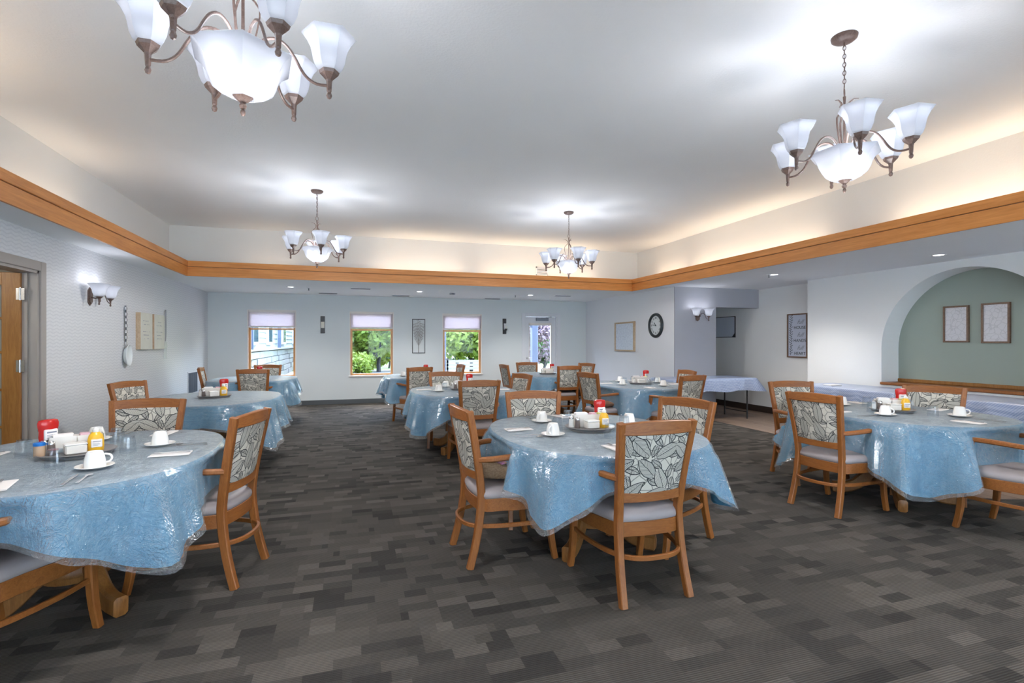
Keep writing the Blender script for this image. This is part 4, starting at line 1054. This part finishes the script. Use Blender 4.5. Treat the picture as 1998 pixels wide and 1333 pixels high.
for s_, j in (('near', 5), ('left', 5), ('far', -15), ('right', 10)): setting('front_right', s_, j)
for s_ in ('near', 'left', 'far', 'right'): setting('second_centre', s_, 0); setting('clock', s_, -8)
for s_ in ('left', 'near'): setting('far_centre', s_, 0, False)

# woven bag and cushion on chairs
t = thing('woven_bag', 'oval woven straw bag on the seat of the chair left of the front centre table', 'bag', (.97, 3.20, .487), math.radians(4))
mb = MB(); rg = []
for k, (r, z) in enumerate(((.10, .0), (.165, .012), (.188, .04), (.185, .07), (.165, .098), (.15, .108), (.145, .104), (.14, .085), (.02, .075))):
    rg.append([((r * 1.05 + .003 * math.sin(24 * a + k * PI)) * math.cos(a), (r * .62 + .003 * math.sin(24 * a + k * PI)) * math.sin(a), z + .006 * math.sin(2 * a)) for a in [2 * PI * i / 72 for i in range(72)]])
mb.rings(rg).build('body', M['wicker'], t, True)
t2 = thing('folded_magazine', 'glossy folded magazine with dark and pink print lying on the woven bag', 'magazine', (.98, 3.14, .598), .2)
tm = NT('magazine_print'); v_ = tm.n('ShaderNodeTexVoronoi'); v_.inputs['Scale'].default_value = 38; tm.set(v_.inputs['Vector'], tm.coord())
M['mag'] = tm.done(tm.bsdf(tm.mix(tm.math('MULTIPLY', v_.outputs['Distance'], 1.5), tm.mix(.6, v_.outputs['Color'], (.02, .03, .03)), (.5, .2, .35)), .2))
MB().bar([(-.09, 0, .004), (-.03, .004, .010), (.04, 0, .004), (.10, -.004, .008)], .085, .007).build('pages', M['mag'], t2)
c = MB().lathe([(.05, 0), (.17, .006), (.195, .03), (.18, .055), (.10, .07), (.01, .072)], 28, sx=1.0, sy=1.0)
o = c.build('seat_cushion', M['cushion'], None, 'all'); o.location = (3.37, 6.42, .486); tag(o, 'brown round cushion on the chair left of the table by the clock wall', 'cushion')

bg2 = thing('dark_bag', 'small dark bag on the chair with its back to us at the far centre table', 'bag', (.93, 9.02, .487), .3)
MB().lathe([(.10, 0), (.14, .02), (.15, .07), (.12, .13), (.05, .15), (.01, .15)], 22, sx=1.1, sy=.7).build('body', M['clock_rim'], bg2, True)
MB().tube(smoothpath([(-.07, 0, .13), (-.06, 0, .20), (0, 0, .235), (.06, 0, .20), (.07, 0, .13)], 3), .007, 6).build('handle', M['black'], bg2, True)

# ------------------------------------------------------------------ folding tables with gingham covers
def folding_table(x0, y0, x1, y1, lab, cl_lab, drop, legs=True):
    cx, cy_ = (x0 + x1) / 2, (y0 + y1) / 2; hx, hy = (x1 - x0) / 2, (y1 - y0) / 2
    t = thing('folding_table', lab, 'table', (cx, cy_, 0))
    MB().box(-hx, -hy, .705, hx, hy, .735, .005).build('tabletop', plain('table_grey', (.4, .4, .42), .5) if 'table_grey' not in bpy.data.materials else bpy.data.materials['table_grey'], t)
    alongx = hx > hy
    for s in (-1, 1):
        e = (hx if alongx else hy) - .14; wv = (hy if alongx else hx) - .06
        P = [(s * e, -wv), (s * e, wv)] if alongx else [(-wv, s * e), (wv, s * e)]
        for (a, b) in P: MB().tube([(a, b, 0), (a, b, .705)], .013, 8).build('leg', M['black'], t)
        for zz in (.12, .62): MB().tube([(*P[0], zz), (*P[1], zz)], .009, 8).build('crossbar', M['black'], t)
    mb = MB(); n = 40; ring0 = []; per = []
    e = .012
    for (ax, ay, bx, by) in ((-hx - e, -hy - e, hx + e, -hy - e), (hx + e, -hy - e, hx + e, hy + e), (hx + e, hy + e, -hx - e, hy + e), (-hx - e, hy + e, -hx - e, -hy - e)):
        L = math.hypot(bx - ax, by - ay); m_ = max(4, int(L / .05))
        for k in range(m_): per.append((ax + (bx - ax) * k / m_, ay + (by - ay) * k / m_))
    rings = []; rr = random.Random(len(lab)); q1, q2 = rr.uniform(0, 6), rr.uniform(0, 6)
    for f_, z in ((.0, .7385), (.5, .7385), (.97, .739), (1.0, .733)): rings.append([(px_ * f_, py_ * f_, z) for px_, py_ in per])
    for j in range(1, 7):
        d_ = drop * j / 6; ring = []
        for i, (px_, py_) in enumerate(per):
            u = i * .05; w_ = .018 * (j / 6) * (math.sin(u * 22 + q1) + .6 * math.sin(u * 37 + q2))
            nx_, ny_ = (px_ / (hx + e)), (py_ / (hy + e)); k1 = abs(nx_) > .98; k2 = abs(ny_) > .98
            co = .07 * (j / 6) if (k1 and k2) else 0
            ring.append((px_ + (math.copysign(w_ + .02 * j / 6 + co, px_) if k1 else 0), py_ + (math.copysign(w_ + .02 * j / 6 + co, py_) if k2 else 0), .733 - d_ + .012 * math.sin(u * 9 + q2) * j / 6))
        rings.append(ring)
    mb.rings(rings, cap0=False, cap1=False)
    o = mb.build('gingham_table_cover', M['gingham'], None, 'all'); o.location = (cx, cy_, 0); tag(o, cl_lab, 'tablecloth')
folding_table(5.25, 7.42, 6.95, 8.12, 'folding table with black tube legs in front of the dark grey wall', 'blue gingham plastic cover on the folding table before the grey wall', .22)
folding_table(6.50, 4.66, 7.26, 6.14, 'folding table along the white wall, left one of two', 'lavender checked plastic cover on the table along the bare white wall', .26)
folding_table(6.50, 3.02, 7.26, 4.60, 'folding table below the arch, right one of two', 'lavender checked plastic cover on the table below the arch', .30)
x = MB().box(-.1, -.07, 0, .1, .07, .012, .002).build('paper_stack', M['napkin']); x.location = (6.75, 5.72, .741); tag(x, 'small stack of white paper on the lavender covered table', 'paper')

# ------------------------------------------------------------------ things on the walls
def framed(name, lab, cat, loc, rz, W, H, fw, dep, fmat, face):
    """faces local -Y, back on the wall plane y=0"""
    t = thing(name, lab, cat, loc, rz)
    MB().box(-W / 2, -dep, -H / 2, W / 2, 0, -H / 2 + fw, .002).box(-W / 2, -dep, H / 2 - fw, W / 2, 0, H / 2, .002).box(-W / 2, -dep, -H / 2 + fw, -W / 2 + fw, 0, H / 2 - fw, .002).box(W / 2 - fw, -dep, -H / 2 + fw, W / 2, 0, H / 2 - fw, .002).build('frame', fmat, t)
    MB().box(-W / 2 + fw * .8, -dep * .6, -H / 2 + fw * .8, W / 2 - fw * .8, -.004, H / 2 - fw * .8).build('picture', face, t)
    return t
RZ_R = -PI / 2      # things on walls facing -X : local -Y -> world -X
framed('framed_picture', 'square pale print in a light wood frame left of the clock', 'picture', (XR0, 10.0, 1.505), RZ_R, .84, .65, .035, .045, M['frame_light'], M['botanic_blue'])
framed('framed_botanical', 'pale botanical print in the arch, the left one of two', 'picture', (XR1 - .005, 4.71, 1.62), RZ_R, .30, .49, .022, .035, M['frame_brown'], M['botanic'])
framed('framed_botanical', 'pale botanical print in the arch, the right one of two', 'picture', (XR1 - .005, 4.27, 1.62), RZ_R, .30, .51, .022, .035, M['frame_brown'], M['botanic'])
wb = framed('whiteboard', 'white board with a thin dark edge hung in the passage beyond the grey wall', 'board', (XR1, 9.15, 1.71), RZ_R, .62, .45, .012, .02, M['black'], plain('board_white', (.55, .60, .68), .3))
MB().add([(.31, -.024, -.225), (.31, -.024, -.13), (.22, -.024, -.225), (.31, -.05, -.225)], [(0, 1, 2), (0, 3, 1), (0, 2, 3)]).build('lifted_corner', M['black'], wb)
sg = framed('word_sign', 'tall framed sign reading full house full hands full heart beside a twig pattern', 'sign', (XR1, 7.25, 1.50), RZ_R, .44, .80, .022, .045, M['frame_brown'], M['sign_face'])
def text(s, size, loc, mat, parent, shear=0.0, name='lettering'):
    cu = bpy.data.curves.new(name, 'FONT'); cu.body = s; cu.size = size; cu.align_x = 'CENTER'; cu.shear = shear; cu.extrude = .0008
    o = bpy.data.objects.new(name, cu); C.objects.link(o); o.data.materials.append(mat)
    bpy.context.view_layer.update()
    me = bpy.data.meshes.new_from_object(o.evaluated_get(bpy.context.evaluated_depsgraph_get()))
    bpy.data.objects.remove(o); o = bpy.data.objects.new(name, me); C.objects.link(o)
    o.location = loc; o.rotation_euler = (PI / 2, 0, 0); o.parent = parent; return o
z = .235
for sm, bg_ in (('full', 'HOUSE'), ('full', 'HANDS'), ('full', 'HEART')):
    text(sm, .11, (.055, -.0285, z - .02), M['ink_grey'], sg, .5); text(bg_, .080, (.050, -.0285, z - .115), M['ink'], sg); z -= .235
tw = MB(); rr = random.Random(3)
tw.tube([(-.15, -.029, -.36), (-.135, -.029, -.1), (-.155, -.029, .15), (-.12, -.029, .36)], .0022, 4)
for k in range(34):
    zz = -.35 + .7 * k / 33; s = 1 if k % 2 else -1; a = rr.uniform(.02, .05)
    tw.bar([(-.14, -.029, zz), (-.14 + s * a * .6, -.029, zz + .02), (-.14 + s * a, -.029, zz + .03)], .0015, [.002, .012, .002], side=(0, 1, 0))
tw.build('twig_pattern', M['ink'], sg)
# clock
ck = thing('wall_clock', 'round charcoal wall clock with a white dial and Roman numerals', 'clock', (XR0, 8.80, 1.715), RZ_R)
rx = Matrix.Rotation(PI / 2, 4, 'X')
MB().lathe([(.19, 0), (.245, 0), (.25, .015), (.24, .04), (.215, .05), (.195, .035), (.19, .012)], 56, cap0=False, cap1=False).xf(rx).build('rim', M['clock_rim'], ck, True)
MB().lathe([(.195, .0), (.195, .014)], 48).xf(rx).build('dial', plain('dial_white', (.62, .66, .68), .4), ck)
for k, s in enumerate(('XII', 'I', 'II', 'III', 'IIII', 'V', 'VI', 'VII', 'VIII', 'IX', 'X', 'XI')):
    a = PI / 2 - k * PI / 6; o = text(s, .052, (.15 * math.cos(a), -.016, .15 * math.sin(a)), M['ink'], ck, name='numeral')
    o.rotation_euler = (PI / 2, -(a - PI / 2) * 1.0, 0)
    ctr = Matrix.Rotation(-(a - PI / 2), 3, 'Y') @ Vector((0, 0, -.018)); o.location = Vector(o.location) + ctr
for ang, L, w_ in ((math.radians(174), .13, .010), (math.radians(128), .085, .014)):
    MB().bar([(-.02 * math.cos(ang), -.020, -.02 * math.sin(ang)), (L * .7 * math.cos(ang), -.020, L * .7 * math.sin(ang)), (L * math.cos(ang), -.020, L * math.sin(ang))], [.003] * 3, [w_ * .6, w_, .002], side=(0, 1, 0)).build('hand', M['ink'], ck)
MB().lathe([(.012, .014), (.010, .024)], 14).xf(rx).build('hub', M['ink'], ck)
# black candle holders on the far wall
for i, (x, z_, lab, filled) in enumerate(((-.62, 1.77, 'black metal candle sconce with a cream panel, between left and middle windows', 1), (3.58, 1.775, 'black metal candle sconce left of the glass door', 0))):
    t = thing('candle_sconce', lab, 'candle holder', (x, YF, z_))
    MB().box(-.045, -.022, .07, .045, 0, .19, .004).box(-.045, -.022, -.19, .045, 0, -.08, .004).box(-.045 if not filled else -.045, -.016, -.10, -.018 if not filled else -.038, 0, .09).build('bracket', M['black'], t)
    if filled:
        MB().box(-.036, -.05, -.075, .036, -.004, .065, .006).build('candle', plain('cream_wax', (.66, .64, .55), .5), t)
        MB().box(.034, -.016, -.10, .045, 0, .09).box(-.04, -.06, -.09, .04, 0, -.075).build('shelf', M['black'], t)
    else:
        MB().lathe([(.03, -.075), (.042, -.07), (.042, -.062), (.015, -.062), (.012, -.09), (.03, -.10)], 18, (.03, -.06)).build('cup', M['black'], t)
        MB().lathe([(.022, -.06), (.022, .0)], 16, (.03, -.06)).build('candle', bpy.data.materials['cream_wax'], t)
# metal tree art
t = thing('tree_wall_art', 'narrow black framed metal tree hanging between the middle and third windows', 'wall art', (1.485, YF, 1.525))
W_, H_ = .30, .80
MB().box(-W_ / 2, -.02, -H_ / 2, W_ / 2, -.006, -H_ / 2 + .016).box(-W_ / 2, -.02, H_ / 2 - .016, W_ / 2, -.006, H_ / 2).box(-W_ / 2, -.02, -H_ / 2, -W_ / 2 + .014, -.006, H_ / 2).box(W_ / 2 - .014, -.02, -H_ / 2, W_ / 2, -.006, H_ / 2).build('frame', M['black'], t)
br = MB(); rr = random.Random(5)
br.tube([(0, -.013, -.39), (.003, -.013, -.24), (0, -.013, -.16)], [.006, .005, .0045], 6)
for k in range(9):
    u = (k - 4) / 4; z0 = -.22 + .03 * (4 - abs(k - 4)); zt = .36 - .10 * abs(u) + rr.uniform(-.03, .02)
    P = smoothpath([(0, -.013, z0), (u * .05, -.013, z0 + .09), (u * .09, -.013, z0 + .20), (u * .105, -.013, (z0 + zt) / 2 + .1), (u * .12, -.013, zt)], 4)
    br.tube(P, [.003 - .0016 * i / len(P) for i in range(len(P))], 5)
    for i, p in enumerate(P[6::2]):
        for s_ in (-1, 1):
            a = PI / 2 + s_ * rr.uniform(.5, .9); q = (max(-.132, min(.132, p.x + .035 * math.cos(a))), p.z + .035 * math.sin(a))
            br.bar([(p.x, -.013, p.z), ((p.x + q[0]) / 2, -.013, (p.z + q[1]) / 2), (q[0], -.013, q[1])], .002, [.001, .007, .001], side=(0, 1, 0))
br.build('branches', plain('brown_wire', (.16, .12, .10), .5), t)
# left wall: giant spoon, fork and two word boards
RZ_L = PI / 2       # local -Y -> world +X
t = thing('giant_spoon', 'oversized wall spoon with a black and white checked handle', 'wall decoration', (XL, 7.93, 1.46), RZ_L)
MB().bar([(0, -.018, -.13), (0, -.024, -.05), (0, -.026, .15), (0, -.022, .36), (0, -.02, .40)], .012, [.022, .036, .042, .048, .025], side=(0, 1, 0)).build('handle', M['checker'], t, True)
MB().lathe([(.012, .002), (.070, .012), (.10, .055), (.096, .060), (.065, .024), (.004, .012)], 28, sx=.95, sy=1.45).xf(Matrix.Translation((0, -.002, -.26)) @ Matrix.Rotation(PI / 2, 4, 'X')).build('bowl', M['enamel'], t, True)
MB().tube([(-.016, -.02, -.125), (.016, -.02, -.125)], .02, 10).build('collar', M['steel'], t, True)
t = thing('giant_fork', 'oversized wall fork with a plain grey handle, right of the word boards', 'wall decoration', (XL, 9.43, 1.515), RZ_L)
MB().bar([(0, -.018, -.12), (0, -.024, -.03), (0, -.026, .15), (0, -.02, .38)], .012, [.022, .034, .040, .034], side=(0, 1, 0)).build('handle', plain('grey_enamel', (.30, .31, .33), .3), t, True)
mb = MB().bar([(0, -.018, -.12), (0, -.022, -.15), (0, -.022, -.20), (0, -.018, -.225)], .008, [.03, .09, .12, .12], side=(0, 1, 0))
for k in range(4): mb.bar([(-.05 + .0333 * k, -.018, -.22), (-.05 + .0333 * k, -.014, -.36), (-.05 + .0333 * k, -.02, -.40)], .008, [.016, .014, .008], side=(0, 1, 0))
mb.build('tines', M['enamel'], t, True)
for y_, lab, sd_ in ((8.52, 'cream painted word board with wooden edge beside the giant spoon', 0), (9.03, 'cream painted word board beside the giant fork', 1)):
    t = thing('word_board', lab, 'sign', (XL, y_, 1.535), RZ_L)
    MB().box(-.215, -.06, -.26, .215, 0, .26, .002).build('wood_box', M['frame_light'], t)
    MB().box(-.213, -.063, -.258, .213, -.0595, .258).build('face', M['board_face'], t)
    ln_ = MB(); rr = random.Random(sd_)
    for k in range(6):
        zz = .14 - k * .05; a = rr.uniform(.08, .15)
        if k in (2,): continue
        for j in range(int(a / .02) * 2): 
            if rr.random() < .8: ln_.box(-a + j * .02, -.0638, zz, -a + j * .02 + .012, -.0628, zz + rr.choice((.006, .009, .012)))
    ln_.build('writing', M['ink_grey'], t)

# light switch / outlet plates on the pale block
t = MB().box(-.035, -.006, -.055, .035, 0, .055, .002).build('outlet_plate', M['vent_white']); t.location = (XL, 9.95, .42); t.rotation_euler = (0, 0, RZ_L); tag(t, 'white outlet plate low on the wallpapered wall', 'outlet')

# ------------------------------------------------------------------ outdoors
gr = MB().add([(-40, YF + TW, -.15), (60, YF + TW, -.15), (60, 90, -.15), (-40, 90, -.15)], [(0, 1, 2, 3)]).build('lawn_ground', M['lawn']); gr['kind'] = 'structure'
gr2 = MB().add([(-40, -40, -.2), (60, -40, -.2), (60, YF + TW, -.2), (-40, YF + TW, -.2)], [(0, 1, 2, 3)]).build('rear_ground', M['concrete']); gr2['kind'] = 'structure'
o = MB().box(-3, YF + TW, -.14, 9, 16.5, -.10).build('patio', M['concrete']); o['kind'] = 'structure'
o = MB().box(-3, 26, -.149, 25, 28.5, -.12).build('garden_path', M['concrete']); o['kind'] = 'structure'
o = MB().box(-5, YF + TW, 2.75, 10, YF + .95, 2.9).build('eave', M['outside_paint']); o['kind'] = 'structure'
o = MB().box(-5, YF + TW, 2.55, 10, YF + TW + .05, 3.6).build('gable_wall', M['outside_paint']); o['kind'] = 'structure'
# left wing of the building
wing = thing('building_wing', 'white sided wing of the house seen through the left window', 'building', (-3.1, 14.0, 0))
MB().box(-3, 0, -.15, -.05, 20, 5).build('wall', M['siding'], wing)
first = None
for k in range(16):
    z_ = 1.15 + k * .2
    if first is None: first = MB().add([(-.05, 0, 0), (.0, 0, 0), (-.035, 0, .2), (-.05, 20, 0), (0, 20, 0), (-.035, 20, .2)], [(0, 1, 2), (3, 5, 4), (1, 4, 5, 2), (0, 3, 4, 1)]).build('siding_board', M['siding'], wing); o = first
    else: o = first.copy(); C.objects.link(o); o.parent = wing
    o.location = (0, 0, z_)
rr = random.Random(9)
for r_ in range(5):
    yy = 0
    while yy < 20:
        L = rr.uniform(.7, 1.5); d_ = rr.uniform(.06, .12)
        MB().box(-.05, yy + .012, -.12 + r_ * .24, d_, min(20, yy + L) - .012, .10 + r_ * .24, .01).build('stone', M['stone'], wing); yy += L
MB().box(-.05, 0, 1.10, .16, 20, 1.16).build('stone_cap', M['concrete'], wing)
for yy in (4.0, 7.2, 11.5, 16.0):
    f = MB().box(-.02, yy, 1.3, .07, yy + 1.1, 2.9).build('window', M['white_trim'], wing)
    MB().box(.05, yy + .1, 1.4, .075, yy + 1.0, 2.05).box(.05, yy + .1, 2.12, .075, yy + 1.0, 2.8).build('pane', M['win_dark'], f)
for yy in (3.4, 9.8): MB().box(.05, yy, 1.16, .18, yy + .14, 3.2).build('corner_board', M['post_blue'], wing)
# porch posts with braces
for i, (x_, lab) in enumerate(((2.42, 'blue grey porch post seen at the left of the third window'), (5.16, 'blue grey porch post with braces behind the glass door'))):
    t = thing('porch_post', lab, 'post', (x_, 14.2, -.1))
    MB().box(-.09, -.09, 0, .09, .09, 2.9, .008).build('post', M['post_blue'], t)
    MB().box(-.12, -.12, 0, .12, .12, .2, .008).build('base', M['post_blue'], t)
    for s in (-1, 1): MB().bar([(0, 0, 1.9), (s * .75, 0, 2.8)], .09, .12, side=(0, 1, 0)).build('brace', M['post_blue'], t)
o = MB().box(-1.0, 14.05, 2.8, 7.5, 14.35, 3.0).build('porch_beam', M['post_blue']); o['kind'] = 'structure'
# garden bench
def bench(x_, y_, lab):
    t = thing('garden_bench', lab, 'bench', (x_, y_, -.1))
    for k in range(4): MB().box(-.7, -.2 + k * .11, .42, .7, -.11 + k * .11, .45).build('seat_slat', M['concrete'], t)
    for k in range(3): MB().box(-.7, .25, .55 + k * .12, .7, .28, .64 + k * .12).build('back_slat', M['concrete'], t)
    for s in (-1, 1): MB().box(s * .62 - .03, -.2, 0, s * .62 + .03, .28, .42).box(s * .62 - .03, .25, .42, s * .62 + .03, .29, .95).build('leg', M['bark'], t)
bench(3.7, 16.8, 'pale slatted garden bench seen through the third window')
def tree(name, lab, x_, y_, H, R, crown_z, mat, n, seed, trunks=1, tr_r=.12, sq=.8):
    t = thing(name, lab, 'tree' if H > 2.2 else 'bush', (x_, y_, -.15)); rr = random.Random(seed); mb = MB()
    for k in range(trunks):
        ox = (k - (trunks - 1) / 2) * .55
        mb.tube([(ox, rr.uniform(-.3, .3), 0), (ox * 1.2, 0, crown_z * .5), (ox * 1.5 + rr.uniform(-.2, .2), 0, crown_z + R * .4)], [tr_r, tr_r * .8, tr_r * .5], 7)
        for j in range(3):
            a = rr.uniform(0, 6.28); z0 = crown_z * rr.uniform(.6, .95)
            mb.tube([(ox * 1.2, 0, z0), (ox + R * .4 * math.cos(a), R * .4 * math.sin(a), z0 + R * .5)], [tr_r * .45, tr_r * .2], 5)
    mb.build('trunk', M['bark'], t)
    lf = MB(); cl = [(rr.uniform(-.75, .75) * R, rr.uniform(-.6, .6) * R, crown_z + R * sq * rr.uniform(.15, 1.5)) for _ in range(14 if R < 5 else 90)]
    for k in range(n):
        c0 = cl[k % len(cl)]; d_ = Vector((rr.gauss(0, 1), rr.gauss(0, 1), rr.gauss(0, .8))).normalized() * (R * (.42 if R < 5 else .22) * rr.random() ** .4)
        p = Vector(c0) + d_; s = (.09 + .05 * rr.random()) * (1.3 if R > 1.5 else .8) * (1 if R < 5 else 1.7); a = Vector((rr.gauss(0, 1), rr.gauss(0, 1), rr.gauss(0, 1))).normalized(); b = a.orthogonal().normalized()
        lf.add([p - a * s, p + b * s * .6, p + a * s, p - b * s * .6], [(0, 1, 2, 3)])
    lf.build('foliage', mat, t)
tree('maple_tree', 'bright lime leaved tree seen through the middle window', 1.3, 27, 6, 2.6, .9, M['lime'], 11000, 1)
tree('garden_tree', 'green tree at the left of the middle window view', 1.0, 34.5, 7, 3.0, 1.2, M['green'], 8000, 2)
tree('garden_tree', 'slim young tree in the middle window view', 1.55, 31, 4, 1.2, 1.6, M['green'], 1800, 3, 3, .06)
tree('round_bush', 'clipped round bush low in the middle window view', .0, 24, 1.6, .95, .1, M['lime'], 2600, 4, 1, .05, .7)
tree('maple_tree', 'yellow green tree with several trunks seen through the third window', 5.6, 23, 6, 2.3, 1.0, M['lime'], 10000, 5, 4, .10)
tree('garden_tree', 'darker green tree at the right of the third window view', 8.6, 30, 6, 2.6, 1.6, M['green'], 4500, 6, 2)
tree('blossom_tree', 'pale pink blossoming tree seen through the glass door', 7.2, 19.5, 4, 1.1, .7, M['pink'], 3600, 7, 2, .08, 1.2)
tree('garden_tree', 'green tree filling the top of the glass door view', 9.8, 22.5, 7, 2.6, 1.7, M['green'], 6000, 8)
tree('hedge_tree', 'dense row of green trees far behind the lawn', 4.5, 47, 8, 9.0, .2, M['green'], 26000, 10, 5, .2, .5)
tree('hedge_tree', 'dense green trees far behind the blossom tree', 18, 40, 8, 7.0, .2, M['green'], 20000, 12, 5, .2, .6)
